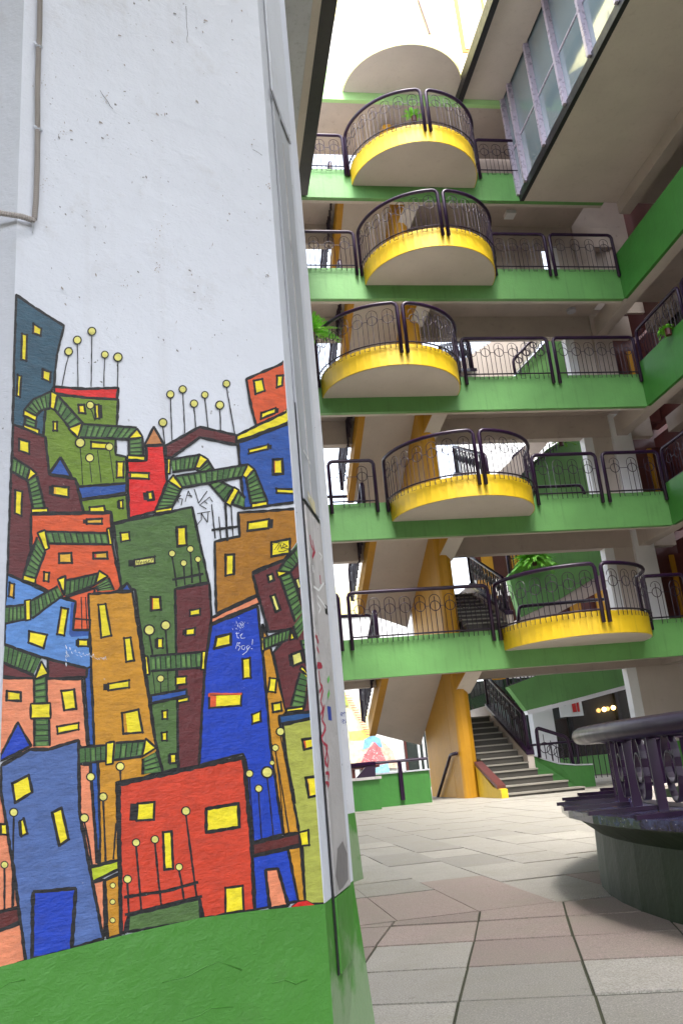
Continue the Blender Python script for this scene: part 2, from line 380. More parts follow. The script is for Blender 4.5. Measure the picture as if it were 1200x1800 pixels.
# ------------------------------------------------------------------ left roof (soffit over the pillars)
obj('light_blocking_wall', B(-9.3, -9.05, -7, 16.9, 0, 14.1), M['beige'], None, label='unseen tall beige wall added on the far left to block light', cat='wall')  # added out of view to keep light off the pillar from the left
rb = thing('rear_shade_block', 'unseen block added behind the viewpoint to shade the foreground', 'building')  # unseen slab and wall added to shade the near pillar
obj('shade_slab', B(-9, 10.4, -6.9, -2.2, 5.4, 6.2), M['beige'], rb); obj('shade_slab_edge', B(-9, 10.4, -2.198, -2.1, 5.35, 6.3), M['green'], rb)
obj('rear_wall', B(-9, 10.4, -7.3, -7.0, 6.3, 14.1), M['beige'], rb)
lw = thing('left_canopy', 'high flat canopy with dark fascia and pale edge strip on the left', 'roof')
obj('soffit', B(-9, 2.29, -7, 16.9, 14.16, 14.5), M['greyboard'], lw)
obj('pale_strip', B(2.292, 2.45, -7, 16.92, 14.15, 14.5), M['beige'], lw)
obj('dark_fascia', B(2.452, 2.74, -7, 16.94, 14.148, 14.6), M['black'], lw)

# ------------------------------------------------------------------ railings
ringme = None
def ring_mesh(r, w):
    bm = bmesh.new(); tube(bm, [(r*math.cos(a*math.pi/9), 0, r*math.sin(a*math.pi/9)) for a in range(18)], w, 5, True)
    me = bpy.data.meshes.new('ring'); bm.to_mesh(me); bm.free(); me.shade_smooth(); me.materials.append(M['purpled']); return me
RING = ring_mesh(.105, .0085)
bmr = bmesh.new(); tube(bmr, [(0, 0, -.14), (0, 0, .76)], .0085, 5); RODME = bpy.data.meshes.new('baluster'); bmr.to_mesh(RODME); bmr.free(); RODME.materials.append(M['purpled'])
def rod_mesh(r):
    b_ = tube(bmesh.new(), [(0, 0, -.14), (0, 0, .76)], r, 5); me = bpy.data.meshes.new('baluster'); b_.to_mesh(me); b_.free(); me.materials.append(M['purpled']); return me
ROD2, RING2 = rod_mesh(.022), ring_mesh(.10, .018)
def railing(label, path, z, group, h=.93, drop=.26, per=.32, posts=(1, 1), tr=.041, name='railing', zf=None, base=0, ringme=None, rodme=None, det=True):
    """path(s)->(x,y) for s in 0..L ; z = bottom bar height at s; zf(s) adds slope"""
    P, L = path; zf = zf or (lambda s: 0); ringme = ringme or RING; rodme = rodme or RODME
    p0 = P(0)
    t = thing(name, label, 'railing', group)
    def pt(s, dz): x, y = P(s); return Vector((x, y, z+zf(s)+dz))
    n = max(2, int(L/.12)); hp = [pt(L*i/n, h) for i in range(n+1)]
    pts = ([pt(0, -drop)] if posts[0] else [])+hp+([pt(L, -drop)] if posts[1] else [])
    if posts[0]:
        a = pts[1]; pts = [pts[0], a+Vector((0, 0, -.09)), a+(pts[2]-a).normalized()*.03+Vector((0, 0, -.03)), a+(pts[2]-a).normalized()*.09]+pts[2:]
    if posts[1]:
        a = pts[-2]; d = (pts[-3]-a).normalized(); pts = pts[:-2]+[a+d*.09, a+d*.03+Vector((0, 0, -.03)), a+Vector((0, 0, -.09)), pts[-1]]
    obj('handrail', tube(bmesh.new(), pts, tr, 10), M['purple'], t, smooth=True)
    bm = tube(bmesh.new(), [pt(L*i/n, 0) for i in range(n+1)], .017, 6)
    obj('bottom_rail', bm, M['purpled'], t)
    k = max(1, int((L-.1)/per)); per = (L-.1)/k; cs = [.05+per*(i+.5) for i in range(k)]
    # scroll: one rod meandering over the rings and under the bar
    mp = []
    for c in cs:
        for a in range(0, 9):
            an = math.pi*(1-a/8); mp.append(pt(c+.115*math.cos(an), h*.60+.13+.115*math.sin(an)))
        mp.append(pt(c+.115, -.13)); 
        if c != cs[-1]: mp.append(pt(c+per-.115, -.13))
    obj('scroll_rod', tube(bmesh.new(), mp, .0075, 4), M['purpled'], t)
    bm = bmesh.new()
    for i in range(len(cs)+1):
        a = cs[i-1]+.105 if i else .02; b = cs[i]-.105 if i < len(cs) else L-.02
        if b > a: tube(bm, [pt(a, h*.60), pt(b, h*.60)], .007, 4)
    obj('link_bar', bm, M['purpled'], t, kind='stuff')
    for c in cs:
        x, y = P(c); x2, y2 = P(min(L, c+.02)); x1, y1 = P(max(0, c-.02)); rz = math.atan2(y2-y1, x2-x1)
        for nm, me, dz in (('ring', ringme, h*.60), ('baluster', rodme, 0)):
            o = link(nm, me, t); o.location = (x, y, z+zf(c)+dz); o.rotation_euler = (0, 0, rz)
    return t
def line(x0, y0, x1, y1):
    L = math.hypot(x1-x0, y1-y0); return (lambda s: (x0+(x1-x0)*s/L, y0+(y1-y0)*s/L), L)
def arcp(cx, r, a0, a1):
    L = r*abs(a1-a0); return (lambda s: (cx-r*math.cos(a0+(a1-a0)*s/L), 16.995-r*math.sin(a0+(a1-a0)*s/L)), L)
FLN = {1: 'lowest', 2: 'second', 3: 'middle third', 4: 'fourth', 5: 'topmost'}
YR = 16.93
for k in range(1, 6):
    z = FT[k]+.03; cx = BAL[k]
    railing('curved purple railing on the left half of the %s yellow balcony' % FLN[k], arcp(cx, 1.635, .03, math.pi/2-.04), z, 'curved balcony railings')
    railing('curved purple railing on the right half of the %s yellow balcony' % FLN[k], arcp(cx, 1.635, math.pi/2+.04, math.pi-.03), z, 'curved balcony railings')
seg = {1: [(.6, 2.62), (2.83, 5.85), (9.42, XR-.05)], 2: [(2.66, 3.66), (7.32, 8.85), (9.02, XR-.05)], 3: [(.9, 2.5), (6.06, 8.18), (8.34, XR-.05)], 4: [(1.8, 3.76), (7.2, 8.6), (8.74, XR-.05)], 5: [(2.2, 3.74), (7.2, 8.6), (8.74, XR-.05)]}
seg_lab = ['short straight purple railing left of the %s balcony', 'straight purple railing right of the %s balcony', 'purple railing at the right end of the %s balcony floor']
for k, L in seg.items():
    for i, (a, b_) in enumerate(L):
        lb = seg_lab[i] % FLN[k]
        if k == 1: lb = ['purple railing edge beside the white pillar on the lowest floor', 'long straight purple railing left of the lowest balcony', 'straight purple railing right of the lowest balcony'][i]
        railing(lb, line(a, YR, b_, YR), FT[k]+.03, 'straight gallery railings')
for k in (1, 2, 3):
    z = FB[k]+HT[k]+.03
    for i, (a, b_) in enumerate(((16.9, 14.95), (14.8, 12.5))):
        railing('purple railing on the right wing parapet, %s floor, %s' % (FLN[k], 'far bay' if i == 0 else 'near bay'), line(XR+.05, a, XR+.05, b_), z, 'right wing railings', h=.8 if k < 4 else .55)

# ------------------------------------------------------------------ stairs behind the front
STY = [16.2+.27*i for i in range(13)]
def right_flight(dz, n0, label):
    t = thing('staircase', label, 'staircase', 'stair flights behind the galleries')
    rx = [(1026, 1382), (997, 1372), (970, 1362), (944, 1354), (926, 1344)]
    for i in range(n0, 13):
        z = .07+.135*i; y = STY[i]; x1 = 6.32
        if i < 4: x1 = onY(rx[i][0], rx[i][1], y).x
        z0 = 0 if dz == 0 else z-.3
        st = obj('step', B(5.4, x1, y, y+.29 if i < 12 else y+1.9, z0+dz+.001*i, z+dz-.03), M['stair'], t)
        obj('nosing', B(5.4, x1+.01, y-.02, y+.30 if i < 12 else y+1.9, z+dz-.029, z+dz), M['nosing'], st)
    a = (6.33, 17.35, .62+dz); b = (6.33, 19.5, 1.72+dz)
    bm = bmesh.new(); slabpoly(bm, [(6.33, 17.3, dz+.0 if dz == 0 else dz+.35), (6.33, 17.3, .78+dz), (6.33, 19.6, 1.93+dz), (6.33, 21.0, 1.93+dz), (6.33, 21.0, 1.4+dz), (6.33, 19.6, 1.4+dz)], (.14, 0, 0))
    sg = obj('stringer', bm, M['beige'], t)
    bm = bmesh.new(); slabpoly(bm, [(6.315, 17.28, .74+dz), (6.315, 17.28, .82+dz), (6.315, 19.6, 1.98+dz), (6.315, 19.6, 1.90+dz)], (.17, 0, 0)); obj('purple_cap', bm, M['purple'], sg)
    return t
right_flight(0, 0, 'terrazzo stairs rising from the paved court behind the yellow column')
for k in (1, 2, 3):
    right_flight(2.93*k, 4, 'stair flight rising from the %s gallery floor behind its railing' % FLN[k])
slope = lambda s: s*.5/1.118
for k in range(0, 4):
    dz = 2.93*k
    railing('sloping purple railing on the stair flight %s' % ('at ground level' if k == 0 else 'above the %s gallery floor' % FLN[k]), line(6.4, 17.35, 6.4, 19.6), .84+dz, 'stair railings', h=.72, drop=0, zf=lambda s: s*.5, tr=.04, per=.22, ringme=RING2, rodme=ROD2)
    railing('level purple railing on the half landing %s' % ('nearest the ground' if k == 0 else 'above the %s gallery floor' % FLN[k]), line(6.3, 20.9, 5.3, 20.95), 1.95+dz, 'landing railings', h=.75, drop=0, tr=.026)
# return flights (sloping soffits) with yellow edge and railing
for k in range(0, 5):
    dz = 2.93*k
    lb = 'return stair flight with beige sloping soffit %s' % ('over the ground' if k == 0 else 'above the %s gallery floor' % FLN[k])
    t = thing('stair_flight', lb, 'staircase', 'return stair flights')
    y0, y1 = 17.6, 20.3; f = lambda y: 2.447-(y-18.489)*.51+dz
    bm = bmesh.new(); slabpoly(bm, [(3.78, y0, f(y0)), (4.978, y0, f(y0)), (4.978, 20.95, f(20.95)), (3.78, y1, f(y1))], (0, 0, .16)); obj('sloping_slab', bm, M['beige'], t)
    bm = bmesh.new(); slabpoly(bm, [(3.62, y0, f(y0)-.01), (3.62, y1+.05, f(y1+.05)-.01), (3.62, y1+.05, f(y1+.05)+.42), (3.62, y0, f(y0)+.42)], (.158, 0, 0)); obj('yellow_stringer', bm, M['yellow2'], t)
    for i in range(9):
        y = y1-.28*(i+1); obj('step', B(3.782, 4.976, y, y+.29, f(y)+.18, f(y)+.3), M['stair'], t)
    railing('steep purple railing on the return flight %s' % ('over the ground' if k == 0 else 'above the %s gallery floor' % FLN[k]), line(3.5, y1, 3.5, y0), f(y1)+.32, 'return flight railings', h=.8, drop=0, zf=lambda s: s*.51, tr=.05, per=.25, ringme=RING2, rodme=ROD2)

# low yellow cheek wall, green low wall and small railing at the stair foot
t = thing('stair_cheek_wall', 'low yellow cheek wall with maroon cap at the left foot of the stairs', 'wall')
bm = bmesh.new(); slabpoly(bm, [(5.26, 16.05, 0), (5.26, 17.5, 0), (5.26, 17.5, .62), (5.26, 16.5, .2), (5.26, 16.05, .16)], (.13, 0, 0)); obj('yellow_wall', bm, M['yellow'], t)
bm = bmesh.new(); slabpoly(bm, [(5.24, 16.2, .165), (5.24, 17.5, .63), (5.24, 17.5, .70), (5.24, 16.2, .235)], (.17, 0, 0)); obj('cap', bm, M['maroon'], t)
t = thing('stair_foot_wall', 'low dark green curved wall at the right foot of the stairs', 'wall')
zt = [.78, .62, .5, .44, .42]; xs = [6.36, 6.7, 7.0, 7.35, 7.72]; yb = [17.5, 17.42, 17.36, 17.33, 17.32]
bm = bmesh.new()
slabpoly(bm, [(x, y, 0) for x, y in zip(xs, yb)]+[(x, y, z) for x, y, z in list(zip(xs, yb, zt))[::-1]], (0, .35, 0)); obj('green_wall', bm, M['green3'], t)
bm = bmesh.new()
slabpoly(bm, [(x, y-.02, z+.002) for x, y, z in zip(xs, yb, zt)]+[(x, y-.02, z+.03) for x, y, z in list(zip(xs, yb, zt))[::-1]], (0, .39, 0)); obj('coping', bm, M['greyboard'], t)
t = thing('foot_railing', 'short purple tube railing with scrolls on the low green wall by the stairs', 'railing')
Q = [onY(948, 1332, 17.4), onY(942, 1283, 17.4), onY(955, 1278, 17.4), onY(998, 1296, 17.4), onY(1009, 1352, 17.4)]
obj('handrail', tube(bmesh.new(), bend([Q[0], Q[1]+Vector((0, 0, .05)), Q[3]+Vector((-.02, 0, 0)), Q[4]], .09), .038, 10), M['purple'], t, smooth=True)
for i in range(4):
    a = Q[0].lerp(Q[4], (i+1)/5); o = link('ring', RING, t); o.location = a+Vector((0, 0, .25))
    obj('baluster', tube(bmesh.new(), [a, a+Vector((0, 0, .52-.08*i))], .008, 5), M['purpled'], t)
obj('end_post', tube(bmesh.new(), [onY(1017, 1348, 17.55), onY(1012, 1305, 17.55)], .035, 8), M['purple'], t)
hr = tube(bmesh.new(), bend([onX(802, 1324, 4.9), onX(791, 1327, 4.9), onX(766, 1411, 4.9)], .08), .035, 8)
obj('wall_handrail', hr, M['purpled'], None, smooth=True, label='dark sloping handrail bar on the yellow stair wall', cat='handrail')

# low green walls and rail left of the column
t = thing('basement_parapet', 'low green wall with pale coping and purple railing behind the pillars', 'wall')
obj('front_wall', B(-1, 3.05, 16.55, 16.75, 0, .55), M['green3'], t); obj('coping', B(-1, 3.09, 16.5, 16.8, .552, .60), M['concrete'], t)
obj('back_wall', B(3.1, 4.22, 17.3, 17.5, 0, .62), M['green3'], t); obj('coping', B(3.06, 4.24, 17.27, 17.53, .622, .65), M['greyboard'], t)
t = thing('parapet_railing', 'purple tube railing with wedge brace above the low green wall', 'railing')
pz = onY(690, 1340, 16.65).z
obj('handrail', tube(bmesh.new(), [(-1, 16.65, pz), (3.02, 16.65, pz)], .05, 10), M['purple'], t, smooth=True)
bm = bmesh.new(); slabpoly(bm, [(2.62, 16.62, .6), (3.0, 16.62, .6), (3.02, 16.62, pz), (2.86, 16.62, pz)], (0, .06, 0)); obj('brace', bm, M['purple'], t)
obj('post', tube(bmesh.new(), [(1.75, 16.65, .6), (1.75, 16.65, pz)], .04, 8), M['purple'], t); obj('post', tube(bmesh.new(), [(.6, 16.65, .6), (.6, 16.65, pz)], .04, 8), M['purple'], t)
obj('handrail', tube(bmesh.new(), [(3.02, 17.25, pz+.02), (4.2, 17.25, pz+.02)], .03, 8), M['purple'], t); obj('post', tube(bmesh.new(), [(3.62, 17.24, .1), (3.62, 17.24, pz)], .045, 8), M['purple'], t)

# ------------------------------------------------------------------ back court: ramps, shops, far walls
def quadY(pts, Y): return [tuple(onY(x, y, Y)) for x, y in pts]
rp = thing('spiral_ramp', 'green parapets of the spiral ramp rising behind the gallery on the right', 'ramp')
def ramp_panel(outline, Y, mat, name, th=.3):
    bm = bmesh.new(); slabpoly(bm, quadY(outline, Y), (0, th, 0)); return obj(name, bm, mat, rp)
ramp_panel([(893, 1207), (925, 1249), (1010, 1228), (1130, 1196), (1140, 1150), (1000, 1165)], 23, M['green'], 'green_parapet')
ramp_panel([(925, 1249.5), (1010, 1228.5), (1130, 1196.5), (1130, 1203), (1010, 1236), (928, 1256)], 23, M['white2'], 'soffit_edge', .5)
ramp_panel([(893, 1012), (925, 972), (960, 900), (1130, 900), (1120, 985), (1050, 1012), (985, 1052), (915, 1085)], 23, M['green'], 'green_parapet')
ramp_panel([(915, 1085.5), (985, 1052.5), (1050, 1012.5), (1120, 985.5), (1120, 1005), (1052, 1040), (985, 1075), (905, 1108)], 23.02, M['beige'], 'soffit_edge', 1.6)
ramp_panel([(1010, 760), (1080, 690), (1080, 860), (985, 880), (930, 890), (905, 842), (960, 790)], 23, M['green'], 'green_parapet')
ramp_panel([(840, 862), (895, 812), (945, 760), (965, 775), (915, 835), (890, 880)], 22.5, M['beige'], 'soffit_edge', 1.2)
ramp_panel([(905, 660), (958, 600), (1010, 560), (1010, 690), (900, 690)], 22, M['green'], 'green_parapet')
ramp_panel([(800, 700), (800, 640), (880, 590), (950, 560), (960, 590), (905, 655), (885, 690)], 22.2, M['beige'], 'soffit_edge', 1.0)
def ramp_rail(label, a, b, Y, h, Yn=None):
    A, Bp = onY(*a, Y), onY(*b, Y); L = math.hypot(Bp.x-A.x, 0); sl = (Bp.z-A.z)/L
    railing(label, line(A.x, Y, Bp.x, Y), A.z, 'ramp railings', h=h, drop=0, zf=lambda s: s*sl, tr=.045, per=.22, ringme=RING2, rodme=ROD2)
ramp_rail('purple railing along the lowest green ramp parapet', (893, 1205), (1010, 1166), 23.1, .8)
ramp_rail('steep purple ramp railing beside the fern at the second opening', (895, 1008), (945, 945), 23.1, .6)
ramp_rail('sloping purple ramp railing seen through the second floor opening', (905, 842), (1005, 762), 22.9, .7)
ramp_rail('sloping purple ramp railing seen through the third floor opening', (905, 658), (960, 600), 21.9, .5)
us = thing('ramp_shop', 'maroon and yellow shop wall in the shade under the middle ramp', 'shop')
for z0, z1 in ((3.2, 5.6), (6.2, 8.6)):
    w_ = obj('wall', B(8.2, 14, 25.1, 25.3, z0, z1), M['maroon'], us)
    for x in (8.6, 9.6, 10.3, 11.3, 12.2): obj('yellow_frame', B(x, x+.35, 25.0, 25.09, z0, z1), M['yellow2'], w_)
def utube(label, pts, Y):
    t = thing('inner_railing', label, 'railing', 'inner railings')
    obj('handrail', tube(bmesh.new(), bend([onY(x, y, Y) for x, y in pts], .1), .045, 8), M['purple'], t, smooth=True)
    obj('ring', RING2.copy(), M['purpled'], t) if False else None
utube('inner purple tube railing behind the lowest balcony at right', [(908, 1120), (912, 1066), (1064, 1053)], 20.6)
utube('inner purple tube railing behind the second floor panels at right', [(1030, 875), (1020, 853), (925, 857)], 20.6)
utube('inner purple tube railing by the pillar on the lowest floor', [(590, 1084), (652, 1081), (660, 1125)], 20.9)
utube('inner purple tube railing by the pillar on the second floor', [(560, 874), (632, 872), (638, 892)], 20.9)
sh = thing('shop', 'glazed ground floor shop under the green ramp', 'shop')
obj('glass', B(7.5, 13.5, 25.0, 25.06, .0, 3.0), M['darkglass'], sh)
for x in (7.5, 8.75, 9.0, 10.6, 12.2): obj('frame', B(x, x+.1, 24.9, 24.99, 0, 3.0), M['black'] if x > 9.5 else M['dkgreen'], sh)
obj('reflection_pane', B(8.15, 9.28, 24.96, 24.995, .5, 2.3), M['glass'], sh); obj('pale_yellow_board', B(7.7, 8.7, 24.93, 24.955, 1.1, 1.6), M['yellow_glare'], sh)  # paler pane put in as a reflection on the glass; plain pale yellow board
obj('kick_panel', B(9.2, 13.4, 24.86, 24.95, 0, .55), M['green'], sh)
obj('side_column', B(9.3, 9.95, 24.5, 24.85, 0, 2.6), M['white2'], sh)
em = bpy.data.materials.new('lamp_glow'); em.use_nodes = True; e_ = em.node_tree.nodes['Principled BSDF']; e_.inputs['Emission Color'].default_value = (1, .55, .15, 1); e_.inputs['Emission Strength'].default_value = 3
for px, py in ((1061, 1247), (1077, 1244)):
    p = onY(px, py, 24.8); bm = bmesh.new(); bmesh.ops.create_icosphere(bm, subdivisions=2, radius=.07, matrix=Matrix.Translation(p)); obj('shop_lamp', bm, em, sh)
# sign
t = thing('shop_sign', 'small white sign with red upright mark on the pale shop column', 'sign')
p = onY(1005, 1240, 24.4); obj('board', B(p.x-.42, p.x+.3, 24.38, 24.42, p.z-.32, p.z+.36), M['white2'], t)
M['red'] = flat('red_print', (200, 45, 45), .5)
obj('red_mark', B(p.x-.02, p.x+.1, 24.37, 24.379, p.z-.2, p.z+.3), M['red'], t); obj('red_mark', B(p.x+.13, p.x+.2, 24.37, 24.379, p.z-.2, p.z+.3), M['red'], t); obj('grey_mark', B(p.x-.3, p.x-.22, 24.37, 24.379, p.z-.0, p.z+.15), M['greyboard'], t)
# far fence near the shops
t = thing('court_railing', 'thin purple railing in front of the shop glass', 'railing')
bm = bmesh.new()
for i in range(24): tube(bm, [(8.2+.16*i, 21.9, 0), (8.2+.16*i, 21.9, .95)], .012, 4)
obj('balusters', bm, M['purpled'], t, kind='stuff'); obj('handrail', tube(bmesh.new(), [(8.1, 21.9, .97), (12.0, 21.9, .97)], .03, 8), M['purple'], t)
# far white building with a mural
fb = thing('far_building', 'bright white building with painted mural beyond the back court', 'building')
obj('wall', B(-6, 8.2, 30, 30.4, 0, 8.5), M['white2'], fb)
obj('upper_band', B(-6, 8.0, 29.9, 29.98, 6.2, 7.2), M['yellow_glare'], fb)
d = obj('glass_door', B(*[onY(712, 1340, 29.95).x, onY(752, 1340, 29.95).x], 29.9, 29.97, 0, 2.2), M['darkglass'], fb)
for px in (712, 735, 744): x = onY(px, 1330, 29.9).x; obj('door_frame', B(x, x+.07, 29.85, 29.895, 0, 2.2), M['maroon'] if px < 720 else M['white2'], d)
obj('green_base', B(5.0, 8.2, 29.88, 29.96, 0, .0+.25), M['green'], fb)
far_mural = [((245, 232, 180), [(585, 1225), (640, 1225), (655, 1290), (655, 1345), (590, 1345)]), ((240, 210, 110), [(612, 1286), (655, 1282), (652, 1300), (615, 1302)]),  # far mural colours whitened, overexposure painted into them
             ((240, 185, 165), [(620, 1350), (650, 1305), (665, 1295), (690, 1320), (700, 1350)]),
             ((120, 175, 220), [(637, 1318), (640, 1300), (655, 1292), (668, 1298), (672, 1314), (660, 1312), (655, 1303), (648, 1314)]),
             ((185, 110, 115), [(632, 1350), (640, 1325), (652, 1312), (658, 1304), (668, 1315), (675, 1330), (682, 1348)]), ((140, 195, 225), [(655, 1358), (665, 1345), (682, 1342), (685, 1360)]), ((170, 190, 90), [(598, 1240), (606, 1215), (612, 1240)])]
for i, (c, pts) in enumerate(far_mural):
    bm = bmesh.new(); slabpoly(bm, quadY(pts, 29.97-.006*i), (0, .003, 0)); obj('mural_patch', bm, flat('mural_colour', c, .7, 0, .3), fb)
bm = bmesh.new()
for i in range(17):
    a = i/16; x0, y0 = 606+a*37, 1222+a*68; slabpoly(bm, quadY([(x0, y0), (x0+9, y0), (x0+9.5, y0+1.6), (x0, y0+1.6)], 29.9), (0, .003, 0))
obj('painted_steps', bm, flat('mural_line', (200, 120, 110), .7), fb)
bm = bmesh.new()
for i in range(60):
    x0 = random.uniform(634, 680); y0 = random.uniform(1318, 1348); slabpoly(bm, quadY([(x0, y0), (x0+2.2, y0-1.3), (x0+2.6, y0-.3)], 29.89-.0005*i), (0, .0003, 0))
obj('painted_pattern', bm, flat('mural_white', (230, 215, 210), .7), fb)
t = thing('red_bench', 'dark red bench in front of the far mural', 'bench')
a = onY(600, 1352, 27); b2 = onY(665, 1348, 27)
obj('seat', B(a.x, b2.x, 26.8, 27.2, a.z-.04, a.z+.04), M['maroon'], t)
for x in (a.x+.3, (a.x+b2.x)/2, b2.x-.3): obj('leg', B(x, x+.1, 26.85, 27.15, 0, a.z-.042), M['maroon'], t)
# pale side building over the back court (seen through the upper openings)
sb = thing('back_court_building', 'pale building with yellow end wall across the back court', 'building')
obj('wall', B(9, 20, 27, 27.4, 0, 13), M['white2'], sb)
obj('yellow_panel', B(9.0, 9.5, 26.9, 26.98, 3, 9), M['yellow2'], sb)

# ------------------------------------------------------------------ plants
def fern(label, c, r, n, seed, droop=.5, name='fern', cat='plant', leafl=.35):
    random.seed(seed); t = thing(name, label, cat)
    bm = bmesh.new(); c = Vector(c)
    for i in range(n):
        a = random.uniform(0, 2*math.pi); el = random.uniform(.1, 1.2); L = r*random.uniform(.6, 1.1)
        pts = []
        for j in range(7):
            s = j/6; pts.append(c+Vector((math.cos(a)*math.cos(el)*L*s, math.sin(a)*math.cos(el)*L*s*.7, math.sin(el)*L*s-droop*L*s*s)))
        for j in range(6):
            p, q = pts[j], pts[j+1]; d = (q-p); side = d.cross(Vector((random.uniform(-.4, .4), random.uniform(-.4, .4), 1))).normalized()
            for sgn in (-1, 1):
                for u in (.1, .55):
                    base = p.lerp(q, u); w = leafl*r*(1-.09*j)*random.uniform(.7, 1.1)
                    tip = base+side*sgn*w+d*.6+Vector((0, 0, -random.uniform(0, .25)*w))
                    mid = base+side*sgn*w*.5+d*1.0; 
                    bm.faces.new([bm.verts.new(base), bm.verts.new(mid), bm.verts.new(tip), bm.verts.new(base+side*sgn*w*.5)])
    obj('fronds', bm, M['leaf'], t, kind='stuff'); 
    obj('pot', prism(bmesh.new(), [(c.x+.07*math.cos(q), c.y+.07*math.sin(q)) for q in [i*math.pi/4 for i in range(8)]], c.z-.16, c.z), M['maroon'], t)
    return t
fern('feathery light green fern hanging over the middle balcony beside the pillar', onY(548, 585, 16.2), .66, 60, 3, .35, leafl=.11)
fern('bright green leafy plant draped over the ramp railing at the second opening', onY(938, 985, 22.6), .75, 150, 5, .55, leafl=.13)
fern('small plant on the ramp railing at the third opening', onY(985, 775, 22.6), .45, 60, 6, .4, leafl=.16)
fern('small trailing plant on the right wing railing', onX(1172, 578, 10.36), .3, 34, 8, .7, leafl=.16)
fern('tiny plant behind the topmost curved railing', onY(727, 205, 16.6), .3, 46, 9, .2, leafl=.14)

# ------------------------------------------------------------------ round bench in the foreground
bx, by = 5.2, 3.8; NF = 43; RO = 3.42
bench = thing('round_bench', 'large round dark green planter bench with glossy purple seat plates at right', 'bench', loc=(0, 0, 0))
def circ(r, n=NF, ph=0): return [(bx+r*math.cos(2*math.pi*(i+ph)/n), by+r*math.sin(2*math.pi*(i+ph)/n)) for i in range(n)]
def ringwall(bm, prof, n=72):
    R_ = [[bm.verts.new((x, y, z)) for x, y in circ(r, n)] for r, z in prof]
    for a in range(len(R_)-1):
        for i in range(n): bm.faces.new((R_[a][i], R_[a][(i+1) % n], R_[a+1][(i+1) % n], R_[a+1][i]))
    return bm
obj('green_base', ringwall(bmesh.new(), [(3.27, -.02), (3.265, .10), (3.255, .30), (3.30, .335), (3.365, .385), (3.375, .412), (3.0, .415)]), M['dkgreen'], bench, smooth=False)
obj('inner_wall', ringwall(bmesh.new(), [(2.90, -.02), (2.90, .44), (2.98, .44), (2.98, -.02)]), M['dkgreen'], bench)
obj('inner_coping', ringwall(bmesh.new(), [(2.88, .441), (2.88, .462), (2.99, .462), (2.99, .441)]), M['beige'], bench)
seatm, t_, bs_ = new_mat('purple_seat_enamel')
w_ = wcoord(t_); c1 = mixc(t_, ramp(t_, noi(t_, w_, 14, 5, .7), .42, .62), lin((34, 10, 40)), lin((78, 86, 128)))
c1 = mixc(t_, ramp(t_, noi(t_, w_, 60, 3, .6), .66, .7), c1, lin((210, 205, 215)))
t_.links.new(c1, bs_.inputs['Base Color']); bs_.inputs['Roughness'].default_value = .22; bs_.inputs['Coat Weight'].default_value = .5; bump(t_, bs_, noi(t_, w_, 30, 4), .002)
ang_ = 2*math.pi/NF
bm = bmesh.new(); ca, sa = math.cos(ang_/2), math.sin(ang_/2)
def loc_plate():
    bm = bmesh.new(); g = .003
    P = [(3.0*ca, -3.0*sa+g), (RO*ca, -RO*sa+g), (RO*ca, RO*sa-g), (3.0*ca, 3.0*sa-g)]
    prism(bm, P, .417, .44)
    box(bm, (RO-.005)*ca, (RO-.005)*ca+.012, -(RO-.01)*sa, (RO-.01)*sa, .402, .443); return bm
def loc_rib():
    bm = bmesh.new(); slabpoly(bm, [(3.1*ca, -3.1*sa-.0, .441), ((RO+.03)*ca, -(RO+.03)*sa-.0, .441), ((RO+.03)*ca, -(RO+.03)*sa-.0, .460), (3.1*ca, -3.1*sa-.0, .460)], (.0, .02, 0)); return bm
def mesh_of(bm, mat, name):
    bmesh.ops.recalc_face_normals(bm, faces=bm.faces); me = bpy.data.meshes.new(name); bm.to_mesh(me); bm.free(); me.materials.append(mat); return me
pm, rm = mesh_of(loc_plate(), seatm, 'seat_plate'), mesh_of(loc_rib(), M['purple'], 'rib')
for i in range(NF):
    o = link('seat_plate', pm, bench); o.location = (bx, by, 0); o.rotation_euler = (0, 0, ang_*i+.055)
    q = link('rib', rm, o)
t = thing('bench_railing', 'thick glossy purple circular handrail with scroll balusters above the round bench', 'railing')
RR, RZ, RB = 3.25, .825, 3.08
bm = bmesh.new(); nr = 160
A0, A1 = R(20), R(340)
A0, A1 = R(0), R(360)
hp = [(bx+RR*math.cos(A0+(A1-A0)*i/nr), by+RR*math.sin(A0+(A1-A0)*i/nr), RZ) for i in range(nr)]
obj('handrail', tube(bm, hp, .048, 14, True), M['purple'], t, smooth=True)
# flat-bar scroll baluster
def ribbon(bm, pts, w, th):
    """flat bar in local XZ plane (wide across Y)"""
    pts = [Vector(p) for p in pts]; rings = []
    for i, p in enumerate(pts):
        tt = (pts[min(i+1, len(pts)-1)]-pts[max(i-1, 0)]).normalized(); nn = Vector((-tt.z, 0, tt.x))
        rings.append([bm.verts.new(p+nn*a*th+Vector((0, b*w, 0))) for a, b in ((-.5, -.5), (.5, -.5), (.5, .5), (-.5, .5))])
    for i in range(len(rings)-1):
        for k in range(4): bm.faces.new((rings[i][k], rings[i][(k+1) % 4], rings[i+1][(k+1) % 4], rings[i+1][k]))
    bm.faces.new(rings[0][::-1]); bm.faces.new(rings[-1]); return bm
hh = RZ-.44
bar = mesh_of(ribbon(bmesh.new(), [(0, 0, 0), (0, 0, hh)], .05, .014), M['purple'], 'baluster')
ov1 = [(.055*math.cos(a*math.pi/10), 0, hh*.40+.115*math.sin(a*math.pi/10)) for a in range(21)]
ov2 = [(.055*math.cos(a*math.pi/10), 0, hh*.62+.115*math.sin(a*math.pi/10)) for a in range(21)]
ovm = mesh_of(ribbon(bmesh.new(), ov1, .035, .008), M['purple'], 'lower_loop'); ovm2 = mesh_of(ribbon(bmesh.new(), ov2, .035, .008), M['purple'], 'upper_loop')
nb = 104
